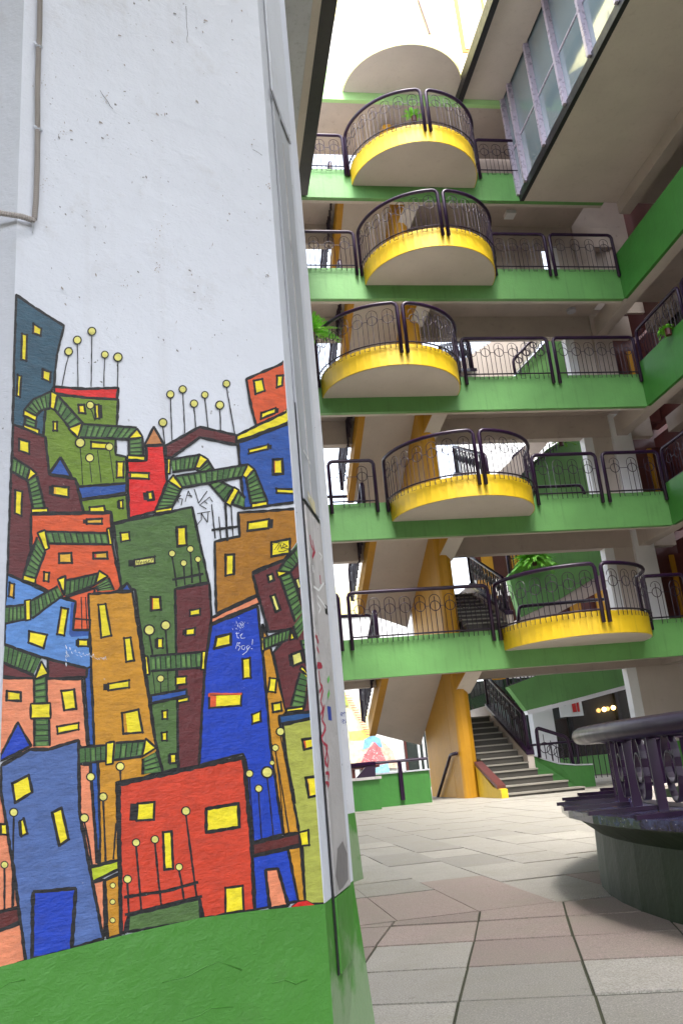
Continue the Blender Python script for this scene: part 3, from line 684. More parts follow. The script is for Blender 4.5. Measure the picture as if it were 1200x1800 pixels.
for i in range(nb):
    a = A0+.03+(A1-A0-.045)*i/(nb-1); x, y = bx+RB*math.cos(a), by+RB*math.sin(a)
    if i % 2 == 0:
        o = link('baluster', bar, t); o.location = (x, y, .44); o.rotation_euler = (R(0), 0, a+math.pi/2)
    else:
        for me in (ovm, ovm2):
            o = link(me.name.split('.')[0], me, t); o.location = (x, y, .44); o.rotation_euler = (0, 0, a+math.pi/2)
bm = bmesh.new()
for i in range(0, nb, 6):
    a = A0+.03+(A1-A0-.045)*i/(nb-1); c_, s_ = math.cos(a), math.sin(a)
    tube(bm, [(bx+RB*c_, by+RB*s_, RZ-.05), (bx+(RB+.1)*c_, by+(RB+.1)*s_, RZ-.012), (bx+RR*c_, by+RR*s_, RZ-.005)], .02, 6)
obj('bracket', bm, M['purple'], t)
hp = [(bx+RB*math.cos(A0+(A1-A0)*i/nr), by+RB*math.sin(A0+(A1-A0)*i/nr), RZ-.035) for i in range(nr+1)]
obj('top_flat', tube(bmesh.new(), hp, .02, 6), M['purple'], t)
#MURAL
# ------------------------------------------------------------------ near pillar (octagonal, with the mural on one face)
P1 = Vector((-.369, 1.574, 0)); P2 = Vector((.203, 1.835, 0))
FD = (P2-P1).normalized(); FN = Vector((FD.y, -FD.x, 0)); FL = (P2-P1).length           # mural face direction and outward normal
h_ = R(71); GD = Vector((math.cos(h_), math.sin(h_), 0)); GN = Vector((GD.y, -GD.x, 0))
P3 = P2+GD*.325
h0 = R(-23); LD = Vector((math.cos(h0), math.sin(h0), 0)); P0 = P1-LD*.62
P4 = P3+Vector((math.cos(R(118)), math.sin(R(118)), 0))*.55
P5 = P4+Vector((-.55, .12, 0)); P6 = P0+Vector((-.12, .5, 0))
foot = [P0, P1, P2, P3, P4, P5, P6]; cen = sum(foot, Vector())/7
pil = thing('mural_pillar', 'big white pillar painted with a mural of crooked colourful houses over a green base', 'pillar')
HD = .5
bm = bmesh.new(); prism(bm, [(p.x, p.y) for p in foot], HD, 14.15); obj('white_shaft', bm, M['white'], pil)
bm = bmesh.new(); fl = []
for i, p in enumerate(foot):
    q = cen+(p-cen)*(1.06 if i in (3, 4) else 1.0); fl.append((q.x, q.y))
prism(bm, fl, -.01, HD-.001, [(p.x, p.y) for p in foot]); obj('green_base', bm, M['worn'], pil)
E0 = .0022
ZN_ = {'1': (0, 500, 4, 4), '2': (250, 600, 3.4286, 3.4286), '3': (0, 750, 4, 4), '4': (250, 900, 3.4286, 3.4286), '5': (0, 1000, 4, 4), '6': (250, 1150, 3.4286, 3.4286),
       '7': (0, 1250, 4, 4), '8': (200, 1300, 2.6667, 2.6667), 'R': (300, 850, 8.571, 8.571), 'C': (380, 1060, 12, 12), 'M': (220, 940, 15, 15), 'N': (440, 930, 6, 6), 'p': (0, 0, 1, 1)}
def tp(z, pts): a, b, c, d = ZN_[z]; return [(a+x/c, b+y/d) for x, y in pts]
C_ = dict(TE=(42, 78, 98), MR=(92, 34, 38), GR=(104, 132, 32), G2=(74, 104, 52), RD=(214, 26, 24), OR=(210, 84, 40), O2=(196, 58, 30), BL=(36, 78, 156), B2=(8, 56, 172), LB=(86, 132, 196),
          PB=(72, 98, 156), OC=(192, 134, 26), BR=(158, 104, 18), SA=(222, 134, 96), YE=(232, 214, 30), PY=(218, 212, 112), OL=(164, 168, 72), ST=(62, 98, 50), LM=(176, 190, 30), BK=(16, 14, 18),
          DR=(86, 26, 24), OY=(222, 172, 50), B3=(28, 74, 128), BN=(186, 122, 72), S2=(92, 130, 66), WH=(205, 210, 222), DS=(40, 66, 36), RG=(150, 30, 50), GG=(90, 170, 70))
MV, MF, MC = [], [], []; boxes = []
def face_pt(x, y, off):
    q = onP(x, y, P1, FN); u = (q-P1).dot(FD); u = max(.0005, min(FL-.004, u)); z = q.z
    return P1+FD*u+FN*off+Vector((0, 0, z))
def layer_of(pts):
    x0 = min(p[0] for p in pts); x1 = max(p[0] for p in pts); y0 = min(p[1] for p in pts); y1 = max(p[1] for p in pts); L = 0
    for (a, b, c, d, l) in boxes:
        if x0 <= b and x1 >= a and y0 <= d and y1 >= c: L = max(L, l+1)
    boxes.append((x0, x1, y0, y1, L)); return L
def put(pts, col, off):
    i0 = len(MV)
    for x, y in pts: MV.append(face_pt(x, y, off))
    MF.append(list(range(i0, len(MV)))); MC.append(col)
STEP = .00011
def stroke(pts, w, col='BK', closed=False, over=1.5, lay=None, wob=.5):
    w *= 1.6 if w > 1.9 else 1.2
    P = list(pts)+([pts[0]] if closed else [])
    L = layer_of(P) if lay is None else lay
    for s in range(len(P)-1):
        (x0, y0), (x1, y1) = P[s], P[s+1]; d = math.hypot(x1-x0, y1-y0)
        if d < .3: continue
        ux, uy = (x1-x0)/d, (y1-y0)/d; o = over if closed else .3
        x0 -= ux*o; y0 -= uy*o; d += 2*o; n = max(1, int(d/7)); top, bot = [], []
        for i in range(n+1):
            t = d*i/n; ww = w*.5*(1+random.uniform(-.22, .22)); j = random.uniform(-wob, wob)*.5 if 0 < i < n else 0
            if i in (0, n) and closed: ww *= .75
            cx_, cy_ = x0+ux*t-uy*j, y0+uy*t+ux*j; top.append((cx_-uy*ww, cy_+ux*ww)); bot.append((cx_+uy*ww, cy_-ux*ww))
        put(top+bot[::-1], C_[col], E0+STEP*(L+.2+.25*(s % 3)))
def wobble(pts, k=.5):
    out = []
    for i in range(len(pts)):
        (x0, y0), (x1, y1) = pts[i], pts[(i+1) % len(pts)]; d = math.hypot(x1-x0, y1-y0); n = max(1, int(d/22)); out.append((x0, y0))
        for j in range(1, n): t = j/n; out.append((x0+(x1-x0)*t+random.uniform(-k, k), y0+(y1-y0)*t+random.uniform(-k, k)))
    return out
def F(z, col, pts, w=3.2):
    P = tp(z, pts); P = wobble(P, .5); L = layer_of(P); c = C_[col]
    put(P, c, E0+STEP*L)
    if w: stroke(P, w, closed=True, lay=L+.0, over=.6)
def Wn(z, pts, w=2.6, side=None, col='YE', sh=None):
    P = tp(z, pts); L = layer_of(P)
    if side:      # black reveal on one side
        (x0, y0), (x1, y1), (x2, y2), (x3, y3) = P; k = side if abs(side) > 1 else 5*side
        if side > 0: rv = [(x0-k, y0), (x0, y0), (x3, y3), (x3-k, y3)]
        else: rv = [(x1, y1), (x1-k, y1), (x2-k, y2), (x2, y2)]
        put(rv, C_['BK'], E0+STEP*L)
    put(P, C_[col], E0+STEP*(L+.3))
    if sh:
        (x0, y0), (x1, y1), (x2, y2), (x3, y3) = P; t = .22
        put([(x0, y0), (x0+(x1-x0)*t, y0+(y1-y0)*t), (x3+(x2-x3)*t, y3+(y2-y3)*t), (x3, y3)], C_[sh], E0+STEP*(L+.6))
    stroke(P, w, closed=True, lay=L+.8, over=2.4, wob=.2); boxes[-1] = (*boxes[-1][:4], L+1)
def Ln(z, pts, w=1.6, col='BK'): stroke(tp(z, pts), w, col)
def Lo(z, cx, cy, r, ex=None, ey=None, w=1.6):
    a, b, c, d = ZN_[z]; X, Y, r = a+cx/c, b+cy/d, r/c
    if ex is not None: stroke([(X, Y+r), ((X+a+ex/c)/2+random.uniform(-.6, .6), (Y+b+ey/d)/2), (a+ex/c, b+ey/d)], w)
    q = [(X+r*1.28*math.cos(i*math.pi/8), Y+r*1.28*math.sin(i*math.pi/8)) for i in range(16)]; L = layer_of(q)
    put(q, C_['BK'], E0+STEP*L); put([(X+(x-X)*.72+.1, Y+(y-Y)*.72) for x, y in q], C_['PY'], E0+STEP*(L+.4))
def St(z, A, Bq, n, col='ST', w=2.6):
    A, Bq = tp(z, A), tp(z, Bq); P = A+Bq[::-1]; L = layer_of(P); put(P, C_[col], E0+STEP*L)
    def at(Q, t):
        ls = [math.hypot(Q[i+1][0]-Q[i][0], Q[i+1][1]-Q[i][1]) for i in range(len(Q)-1)]; T = sum(ls)*t
        for i, l in enumerate(ls):
            if T <= l or i == len(ls)-1: k = T/l; return (Q[i][0]+(Q[i+1][0]-Q[i][0])*k, Q[i][1]+(Q[i+1][1]-Q[i][1])*k)
            T -= l
    for i in range(n):      # lighter centre of each tread, then the black step line
        t0, t1 = (i+.3)/n, (i+.8)/n; a0, a1, b0, b1 = at(A, t0), at(A, t1), at(Bq, t0), at(Bq, t1)
        def ins(p, q, k): return (p[0]+(q[0]-p[0])*k, p[1]+(q[1]-p[1])*k)
        put([ins(a0, b0, .2), ins(a1, b1, .2), ins(a1, b1, .85), ins(a0, b0, .85)], C_['S2'] if random.random() < .6 else C_['ST'], E0+STEP*(L+.15))
    for i in range(1, n): stroke([at(A, i/n), at(Bq, i/n)], 1.5, lay=L+.3)
    stroke(A, w, lay=L+.5); stroke(Bq, w, lay=L+.5); boxes[-1] = (*boxes[-1][:4], L+1)
def Y(z, pts, col='YE'): F(z, col, pts, 2.6)

# ---- big shapes
F('1', 'TE', [(112,75),(250,170),(450,295),(400,500),(380,720),(330,800),(310,1080),(90,985)])
F('1', 'GR', [(400,780),(830,810),(812,1090),(812,1200),(885,1215),(890,1410),(560,1430),(525,1370),(340,1330),(305,1080),(320,880)])
F('1', 'RD', [(380,722),(600,738),(832,730),(820,812),(600,800),(385,768)])
F('3', 'GR', [(560,520),(890,480),(905,655),(790,682),(780,600),(590,600)])
F('3', 'MR', [(92,-15),(320,75),(345,340),(530,370),(585,605),(220,612),(215,880),(160,1085),(52,1040)])
F('3', 'BL', [(425,218),(505,360),(345,335)])
F('3', 'BL', [(545,425),(890,400),(885,465),(570,515)])
F('3', 'RD', [(895,245),(1030,240),(1025,138),(1150,135),(1172,390),(1090,600),(905,650)])
F('3', 'BN', [(1080,2),(1152,130),(1014,134)])
F('3', 'OR', [(218,620),(778,610),(790,840),(850,1120),(830,1155),(720,1185),(660,1180),(440,1210),(250,1112),(222,880)])
F('2', 'MR', [(137,632),(345,518),(565,568),(565,625),(345,580),(180,700),(140,700)])
F('2', 'OR', [(625,230),(866,125),(890,415),(685,510),(655,400)])
F('2', 'BL', [(575,615),(900,490),(935,970),(610,1010),(590,800)])
F('2', 'YE', [(565,572),(890,415),(898,485),(570,605)])
F('4', 'BR', [(575,5),(938,-18),(955,185),(850,290),(662,362),(690,500),(445,612),(435,180),(585,148)])
F('p', 'G2', [(199,922),(337,892),(366,1024),(310,1035),(313,1351),(285,1358),(272,1300),(237,1037),(212,1030)])
F('p', 'MR', [(307,1036),(367,1025),(371,1087),(359,1176),(349,1346),(313,1353),(310,1200)])
F('4', 'SA', [(415,640),(690,510),(706,550),(415,672)])
F('6', 'OC', [(722,-180),(750,-110),(780,0),(865,345),(825,420),(845,500),(920,900),(945,1075),(850,1088),(775,600),(725,0)])
F('p', 'B2', [(371,1099),(452,1066),(460.6,1150),(476,1325),(496.5,1466),(441,1482),(431,1337),(426,1325),(349,1345),(359,1176)])
F('4', 'MR', [(662,376),(850,292),(960,188),(1000,760),(1010,1040),(1020,1190),(1118,1200),(870,1200),(785,850),(893,712),(757,722),(690,480)])
F('6', 'MR', [(795,0),(1000,0),(1025,350),(862,345)], 0)
F('p', 'OL', [(496,1275),(550,1262),(562,1400),(575,1588),(535,1590),(530,1487),(524,1462),(515,1412),(498,1300)])
F('6', 'B3', [(820,372),(1030,345),(1032,385),(825,420)])
F('8', 'B2', [(645,550),(812,515),(862,757),(660,797)])
F('8', 'OC', [(812,510),(872,500),(892,757),(862,757)])
F('8', 'SA', [(708,610),(765,604),(815,778),(728,792)], 4)
F('8', 'RD', [(830,780),(860,760),(900,753),(940,774),(940,790),(830,795)], 1.2)
F('8', 'DR', [(640,490),(865,437),(870,490),(645,545)])
# left column of houses
F('5', 'BL', [(590,700),(640,430),(665,430),(665,1240),(625,1240)], 2.6)
F('5', 'LB', [(50,38),(310,160),(440,208),(530,232),(512,430),(650,442),(650,680),(612,702),(290,620),(32,530),(35,260)])
F('5', 'BL', [(500,240),(535,232),(520,430),(650,440),(650,470),(500,480),(485,460)], 0)
F('5', 'OR', [(455,205),(665,138),(645,432),(512,432),(532,232)])
F('5', 'MR', [(18,660),(235,752),(240,785),(14,758)])
F('5', 'MR', [(335,635),(612,702),(608,760),(335,778)])
F('5', 'OC', [(620,178),(928,162),(965,400),(1085,1200),(1140,1420),(1010,1465),(815,1500),(832,2045),(700,2075),(692,1400),(660,1240)])
F('p', 'SA', [(0,1192),(144,1194),(153,1310),(157,1345),(140,1310),(95,1322),(60,1320),(-14,1335),(-14,1192)])
F('7', 'SA', [(555,372),(628,378),(690,1085),(630,1092),(560,700)])
F('7', 'BL', [(635,362),(682,362),(703,880),(690,1060),(662,760)], 3)
F('7', 'SA', [(-50,395),(5,400),(50,850),(160,1370),(-50,1420)])
F('7', 'DR', [(-50,1425),(155,1375),(165,1470),(-50,1560)])
F('7', 'SA', [(-50,1560),(152,1490),(190,1745),(-50,1850)])
F('7', 'SA', [(640,1210),(730,1185),(735,1580),(720,1590)])
F('7', 'OC', [(735,1190),(840,1140),(850,1570),(755,1600)], 4)
F('7', 'LM', [(632,1100),(832,1048),(832,1110),(645,1205)])
F('7', 'PB', [(4,385),(210,270),(340,270),(552,205),(555,700),(622,1080),(725,1600),(180,1760),(100,1150),(5,560)], 4)
F('7', 'B2', [(125,78),(218,245),(0,352),(-10,335)])
F('7', 'B2', [(232,1270),(532,1245),(500,1680),(222,1740)], 4.5)
F('5', 'BL', [(892,100),(930,158),(838,155)])
F('8', 'O2', [(20,210),(605,83),(642,490),(657,800),(415,840),(395,740),(70,822),(50,905),(32,905)], 5)
F('8', 'G2', [(68,825),(398,745),(405,845),(62,900)])
F('6', 'BL', [(48,250),(265,212),(265,250),(52,298)])
# ---- windows
for a in ([(155,350),(190,360),(185,540),(150,530)], [(125,640),(150,650),(140,795),(118,785)], [(375,970),(400,970),(400,1030),(375,1030)], [(640,1110),(760,1120),(750,1160),(640,1155)]): Wn('1', a, 2.4)
Wn('1', [(235,280),(290,315),(285,365),(232,345)], 2.4, sh='OY'); Wn('1', [(300,600),(355,620),(352,690),(298,665)], 2.4, sh='OY'); Wn('1', [(550,850),(590,850),(600,910),(555,905)], 2.6, sh='OR')
Wn('1', [(665,850),(692,850),(697,945),(672,945)], 2.4, side=-6)
for a in ([(135,90),(205,110),(205,195),(135,170)], [(108,450),(155,460),(150,630),(105,610)], [(630,570),(730,560),(740,602),(630,602)], [(915,325),(1045,330),(1045,370),(915,365)], [(845,750),(905,745),(910,800),(850,810)]): Wn('3', a, 2.4)
Wn('3', [(370,420),(480,430),(480,500),(370,480)], 2.6, side=7, sh='OY'); Wn('3', [(835,525),(860,520),(862,575),(838,575)], 2.2, side=4); Wn('3', [(820,250),(868,250),(865,360),(820,360)], 2.2, sh='OY')
Wn('3', [(1035,465),(1070,460),(1080,515),(1040,520)], 3, side=8); Wn('3', [(415,895),(500,890),(505,960),(415,960)], 2.6, col='OY'); Wn('3', [(655,890),(750,885),(755,930),(655,930)], 2.6, col='OY', sh='O2')
Wn('3', [(610,655),(715,650),(715,685),(610,685)], 2.6, col='OY', side=7); Wn('3', [(310,1025),(345,1030),(340,1090),(308,1085)], 2.4, col='OY', sh='O2'); Wn('3', [(945,940),(1085,915),(1085,960),(945,985)], 2.0, col='PY', side=11)
Wn('2', [(670,240),(720,230),(735,300),(680,320)], 2.4); Wn('2', [(810,210),(845,208),(840,268),(808,280)], 2.4); Wn('2', [(715,435),(800,405),(797,435),(712,470)], 2.4, side=-6)
Wn('2', [(640,655),(755,625),(752,652),(640,678)], 2.2, side=-7); Wn('2', [(785,715),(840,712),(845,800),(785,805)], 3.2, sh='OR'); Wn('2', [(805,890),(932,895),(932,922),(808,915)], 2.4)
Wn('4', [(635,65),(760,45),(757,100),(632,115)], 2.6, side=-8); Wn('4', [(500,260),(550,258),(550,375),(500,385)], 3, sh='OY'); Wn('4', [(775,185),(885,165),(885,250),(775,270)], 2.6)
Wn('4', [(205,95),(260,90),(265,200),(210,210)], 3, sh='OY'); Wn('4', [(50,515),(105,515),(110,590),(50,595)], 2.8, sh='O2'); Wn('4', [(90,765),(120,765),(120,820),(90,820)], 2.2, side=5)
Wn('4', [(285,595),(345,585),(345,620),(285,628)], 2); Wn('4', [(262,710),(315,700),(312,740),(260,745)], 2, side=6); Wn('6', [(200,140),(262,135),(262,180),(200,188)], 2); Wn('6', [(210,275),(275,258),(275,282),(215,295)], 2)
Wn('6', [(118,345),(148,340),(148,390),(120,390)], 2.2, sh='O2'); Wn('6', [(115,475),(145,470),(145,520),(118,520)], 2.2); Wn('6', [(165,605),(200,602),(200,655),(165,658)], 2.4, side=4, sh='OY')
Wn('4', [(445,755),(530,735),(530,800),(430,825)], 3, sh=None); Wn('4', [(600,890),(645,880),(650,1000),(605,1005)], 2.2); Wn('6', [(400,245),(595,240),(590,310),(400,325)], 2.4, sh='OR'); Wn('6', [(658,365),(708,345),(710,405),(660,420)], 2.2)
Wn('6', [(765,145),(805,148),(798,230),(755,225)], 2); Wn('6', [(780,300),(830,290),(835,340),(785,350)], 2.4)
Wn('4', [(752,385),(780,375),(790,412),(760,425)], 2.6, col='PY'); Wn('4', [(770,510),(795,500),(828,590),(800,605)], 2.8, col='PY'); Wn('4', [(918,410),(940,402),(955,460),(935,470)], 2.2, col='PY'); Wn('4', [(895,860),(950,840),(965,905),(905,930)], 2.8, side=6, col='PY')
Wn('6', [(960,515),(1040,505),(1040,560),(970,575)], 3, sh='OR'); Wn('6', [(980,745),(1058,735),(1060,850),(1000,862)], 3.4, sh='OY'); Wn('6', [(940,1075),(995,1060),(1000,1150),(950,1155)], 2.4)
Wn('8', [(110,300),(188,293),(185,375),(105,380)], 2.8, side=13); Wn('8', [(430,325),(580,300),(585,410),(430,435)], 4); Wn('8', [(228,435),(268,430),(275,605),(235,610)], 3); Wn('8', [(520,695),(600,685),(605,800),(520,815)], 2.6)
for a in ([(205,440),(330,465),(305,560),(200,520)], [(690,255),(740,250),(780,470),(710,485)], [(870,490),(915,485),(940,645),(885,655)], [(400,1110),(550,1085),(550,1130),(405,1160)]): Wn('5', a, 2.4)
Wn('5', [(68,100),(100,110),(95,205),(62,195)], 2.4, col='OY'); Wn('5', [(430,275),(478,285),(450,470),(400,460)], 2.4, sh='OY'); Wn('5', [(550,500),(618,500),(618,545),(550,545)], 2.4, side=5); Wn('5', [(760,810),(905,785),(905,835),(760,855)], 2.2, side=9)
Wn('5', [(855,1015),(970,990),(1000,1150),(865,1160)], 2.6, sh='OC'); Wn('5', [(48,860),(145,870),(145,930),(45,925)], 2.8, sh='OY'); Wn('5', [(430,860),(520,850),(535,985),(450,995)], 2.6)
Wn('7', [(85,510),(200,450),(225,570),(105,645)], 3.2); Wn('7', [(140,775),(165,755),(190,860),(150,880)], 2.6, side=4); Wn('7', [(365,715),(430,680),(480,900),(415,945)], 3.4); Wn('7', [(5,795),(45,795),(50,870),(5,865)], 2.4)
Ln('6', [(400,258),(400,240),(595,240)], 2, 'OR')
# ---- stair ribbons
St('1', [(170,885),(235,810),(350,760)], [(250,930),(290,890),(350,875)], 6); St('1', [(178,930),(172,985)], [(255,962),(250,1010)], 2)
Y('1', [(170,885),(260,930),(250,965),(165,925)]); Y('1', [(165,985),(275,1025),(270,1060),(165,1010)]); 
St('1', [(405,785),(575,970)], [(385,885),(490,1015)], 5); Y('1', [(357,755),(405,778),(380,885),(350,870)])
St('1', [(580,985),(960,1010)], [(560,1080),(890,1090)], 9); Y('1', [(480,1015),(582,972),(545,1082)]); St('1', [(1000,1085),(1005,1210)], [(902,1100),(905,1210)], 4); Y('1', [(962,1018),(1002,1078),(888,1096)]); Y('3', [(895,205),(1020,210),(1015,242),(895,235)])
St('3', [(95,220),(205,290)], [(85,320),(180,375)], 4); St('3', [(260,350),(315,570)], [(195,390),(230,575)], 7); Y('3', [(210,292),(257,335),(185,388)]); Y('3', [(220,580),(335,575),(335,605),(222,608)])
St('3', [(320,740),(745,750)], [(345,825),(760,830)], 10); St('3', [(260,780),(165,1045)], [(318,880),(250,1070)], 7); Y('3', [(262,750),(315,730),(345,858),(315,872)]); Y('3', [(750,722),(770,715),(790,832),(765,832)]); Y('3', [(165,1045),(250,1070),(245,1107),(160,1082)])
St('2', [(170,715),(345,685)], [(180,790),(320,770)], 6); St('2', [(390,715),(435,785)], [(325,775),(370,810)], 3); Y('2', [(345,685),(395,715),(345,768),(315,765)]); Y('2', [(148,710),(170,712),(165,800),(148,800)])
St('2', [(455,840),(560,890),(618,945)], [(400,860),(490,965),(608,1008)], 6); Y('2', [(550,880),(580,900),(530,995),(500,975)])
St('2', [(200,815),(635,745)], [(235,885),(600,820)], 12); St('2', [(675,780),(750,965)], [(622,825),(650,978)], 7); Y('2', [(632,742),(672,775),(622,828),(600,812)]); Y('2', [(655,980),(750,965),(750,992),(655,1008)])
St('2', [(150,855),(80,1015)], [(235,890),(178,1005)], 7); Y('2', [(185,808),(240,885),(225,893),(155,845)]); Y('2', [(75,1020),(180,1000),(175,1025),(78,1040)])
St('4', [(955,190),(860,290),(820,350)], [(968,280),(905,345),(890,362)], 6); St('4', [(890,370),(975,600)], [(825,390),(915,662)], 9); Y('4', [(805,355),(890,365),(815,396)])
St('4', [(975,615),(1000,700)], [(905,690),(930,770)], 3); St('4', [(735,760),(885,705)], [(735,830),(875,770)], 7); Y('4', [(890,700),(915,765),(885,772)]); Y('4', [(712,760),(728,758),(732,835),(715,838)])
St('4', [(1000,770),(1012,960)], [(950,775),(985,930)], 6); St('6', [(1010,130),(970,330)], [(945,112),(890,312)], 6); Y('4', [(955,930),(1012,978),(1008,1000),(945,950)]); Y('6', [(865,330),(965,315),(965,340),(865,350)])
St('4', [(45,870),(350,845)], [(50,960),(355,940)], 10); Y('4', [(10,870),(30,870),(42,980),(20,982)]); Y('4', [(358,842),(380,842),(375,950),(350,952)])
St('5', [(40,268),(170,255)], [(32,388),(175,358)], 5); St('5', [(220,225),(405,125)], [(225,350),(440,190)], 8); Y('5', [(175,225),(215,218),(215,358),(180,366)]); St('5', [(460,85),(690,35)], [(460,195),(665,115)], 7); Y('5', [(403,76),(460,52),(450,190)])
St('5', [(760,65),(800,150)], [(670,125),(690,158)], 4); Y('5', [(695,15),(757,55),(665,112)])
St('5', [(32,535),(290,630)], [(22,660),(235,745)], 8); St('5', [(325,755),(330,945)], [(238,780),(240,945)], 4); Y('5', [(290,650),(337,740),(240,782)]); St('5', [(343,1060),(348,1245)], [(240,1060),(240,1250)], 5); Y('5', [(215,950),(352,945),(355,1050),(215,1055)])
St('7', [(558,258),(740,240)], [(562,372),(745,350)], 5); St('7', [(810,225),(1010,210)], [(800,345),(990,320)], 5); St('7', [(1095,285),(1138,425)], [(1000,335),(1000,445)], 4); Y('7', [(745,225),(800,215),(790,370),(742,378)]); Y('7', [(1020,193),(1092,260),(995,322)])
# ---- lollipop lamps and fine lines
for a in ((482,475,25,435,720),(543,395,25,548,725),(645,333,25,640,722),(736,497,22,730,722),(828,515,27,825,722),(633,852,24,665,960)): Lo('1', *a, w=1.4)
for a in ((562,117,30,580,410),(630,222,26,645,395),(768,145,24,800,390)): Lo('3', *a, w=1.3)
Ln('3', [(685,170),(710,395)], 1.2)
for a in ((123,492,22,135,620),(168,322,20,178,600),(242,292,20,255,555),(310,378,20,320,520),(375,325,18,395,530),(465,387,22,470,540),(505,258,19,555,560)): Lo('2', *a, w=1.5)
for a in ((177,252,18,205,450),(247,310,17,255,440),(287,225,18,298,430),(333,287,16,348,425),(40,713,28,60,860),(138,685,25,150,860)): Lo('4', *a, w=2)
Ln('4', [(180,410),(365,375)], 2.6); Ln('6', [(60,95),(75,240)], 1.2); Ln('6', [(150,90),(155,225)], 1.2); Lo('6', 108, 148, 19, 110, 235)
for a in ((828,467,22,905,900),(797,565,18,880,1080),(641,720,20,668,1125),(748,712,30,785,1095),(697,810,20,715,1110)): Lo('6', *a, w=1.8)
Lo('6', 778, 655, 13); Ln('6', [(852,500),(868,640),(905,820),(915,900)], 2.2); Ln('6', [(800,590),(825,800),(850,1085)], 1.4)
for a in ((335,335,18,385,740),(102,483,16,127,800),(190,468,16,220,780),(303,597,15,325,750),(62,654,17,68,815)): Lo('8', *a, w=2.4)
Ln('8', [(45,738),(240,710),(392,668)], 3.6); Ln('8', [(50,820),(400,735),(410,735)], 3)
for a in ((635,463,26,675,1070),(722,603,26,740,1060),(590,752,27,645,1090),(842,390,26,845,490),(95,712,26,85,1390),(30,1080,22,30,1400)): Lo('7', *a, w=2.2)
Ln('7', [(815,790),(795,1040)], 2); Ln('7', [(100,1190),(95,1370)], 1.6)
for cy in (1225, 1340, 1470): Lo('7', 790, cy, 17)
Ln('5', [(570,200),(575,425)], 1.8); Ln('5', [(600,200),(612,430)], 1.8); Ln('5', [(525,352),(640,362)], 2.2)
for a, b in (((612,320),(665,830)), ((722,505),(750,830)), ((815,300),(848,870)), ((905,350),(935,800))): Ln('R', [a, b], 1.7 if a[0] != 815 else 2.6)
Ln('R', [(612,705),(1020,650)], 3)
for s in ([(92,180),(110,290)], [(92,180),(145,185),(100,230),(170,240),(150,335)], [(215,278),(262,115),(310,215)], [(235,180),(320,192)], [(350,90),(418,298),(545,118)],
          [(578,210),(430,330),(530,385)], [(578,210),(625,280)], [(500,270),(545,305)], [(395,458),(585,425)], [(455,450),(458,550),(385,640)], [(455,450),(545,590),(560,430)]): Ln('R', s, 1.25)
for s in ([(270,820),(300,700),(330,770),(380,665)], [(345,810),(380,665)], [(390,760),(440,745),(430,715),(400,740),(415,800),(460,790)], [(480,700),(490,780),(500,730),(540,700)], [(560,690),(530,740),(580,735),(545,770)],
          [(590,720),(640,690),(610,680),(600,740),(650,730)], [(660,600),(680,690),(740,600)], [(740,610),(700,690),(640,760)]): Ln('M', s, .6)
for s in ([(215,190),(240,150),(335,150)], [(300,150),(245,225)], [(275,225),(310,165),(320,215),(350,150)], [(350,150),(320,215)], [(345,160),(385,185),(330,200),(400,215)], [(395,215),(340,240),(290,240)]): Ln('N', s, .9)
# chalk scratches
for s in ([(415,620),(435,735),(470,745)], [(400,650),(470,640)], [(490,690),(540,650),(500,710),(520,750),(590,740)], [(435,840),(400,965)], [(430,850),(490,840),(440,900),(500,925),(455,1005)], [(585,900),(530,910),(525,970),(575,990),(600,930)],
          [(670,900),(630,920),(640,985),(700,920),(620,1040),(540,1095)], [(755,770),(745,880)], [(725,965),(750,970)]): Ln('C', s, .7, 'WH')
random.seed(4)
for i in range(34):
    x, y = random.gauss(470, 70), random.gauss(460, 60); Ln('C', [(x, y), (x+random.uniform(5, 22), y+random.uniform(-5, 45))], .45, 'WH')
for i in range(16):
    x, y = 520+i*14, 595+i*2.5+random.uniform(-12, 12); Ln('5', [(x, y), (x+9, y-random.uniform(-14, 18)), (x+14, y+6)], .5, 'WH')
for i in range(16):
    x, y = random.gauss(470, 14), random.gauss(590, 35); Ln('5', [(x, y), (x+6, y+14)], .8, 'WH')
# small plaster chips on the white upper wall
for i in range(210):
    x, y = random.uniform(60, 480), random.uniform(10, 640)
    if 90 < y < 480 and random.random() < .4: x = random.uniform(80, 200)
    r = random.choice([.8, .8, 1.0, 1.5, 2.2, 3.0]); a = random.uniform(.5, 2.2); l = r*random.uniform(1, 3.2)
    put([(x, y), (x+l*math.cos(a)*.6+r*.4, y+l*math.sin(a)*.5), (x+l*math.cos(a), y+l*math.sin(a)), (x-r*.3, y+l*.4)], (120, 116, 118) if random.random() < .6 else (150, 140, 135), E0)
for (sx, sy, sr, k) in ((474, 327, 9, 26), (277, 472, 8, 18), (470, 485, 7, 14), (186, 172, 10, 12), (243, 522, 5, 6), (110, 235, 8, 12), (280, 405, 26, 18), (225, 500, 40, 20), (70, 150, 16, 16), (75, 330, 12, 14)):
    for i in range(k):
        x, y = random.gauss(sx, sr*.45), random.gauss(sy, sr*.6); r = random.uniform(.4, 1.5)
        put([(x, y), (x+r, y+r*.4), (x+r*.8, y+r*1.6), (x-r*.2, y+r)], random.choice(((150, 128, 108), (128, 112, 100), (165, 150, 138))), E0+STEP*(1+i % 3))
for s_ in ([(326, 12), (328, 40), (329, 76)], [(176, 160), (186, 175), (198, 192)], [(444, 264), (460, 274)]): stroke(s_, .55, wob=2.5)
me = bpy.data.meshes.new('mural_paint'); me.from_pydata(MV, [], MF)
ca_ = me.color_attributes.new('Col', 'FLOAT_COLOR', 'CORNER'); buf = []
for f, c in zip(MF, MC): l = lin(c); buf += [l[0], l[1], l[2], 1.0]*len(f)
ca_.data.foreach_set('color', buf)
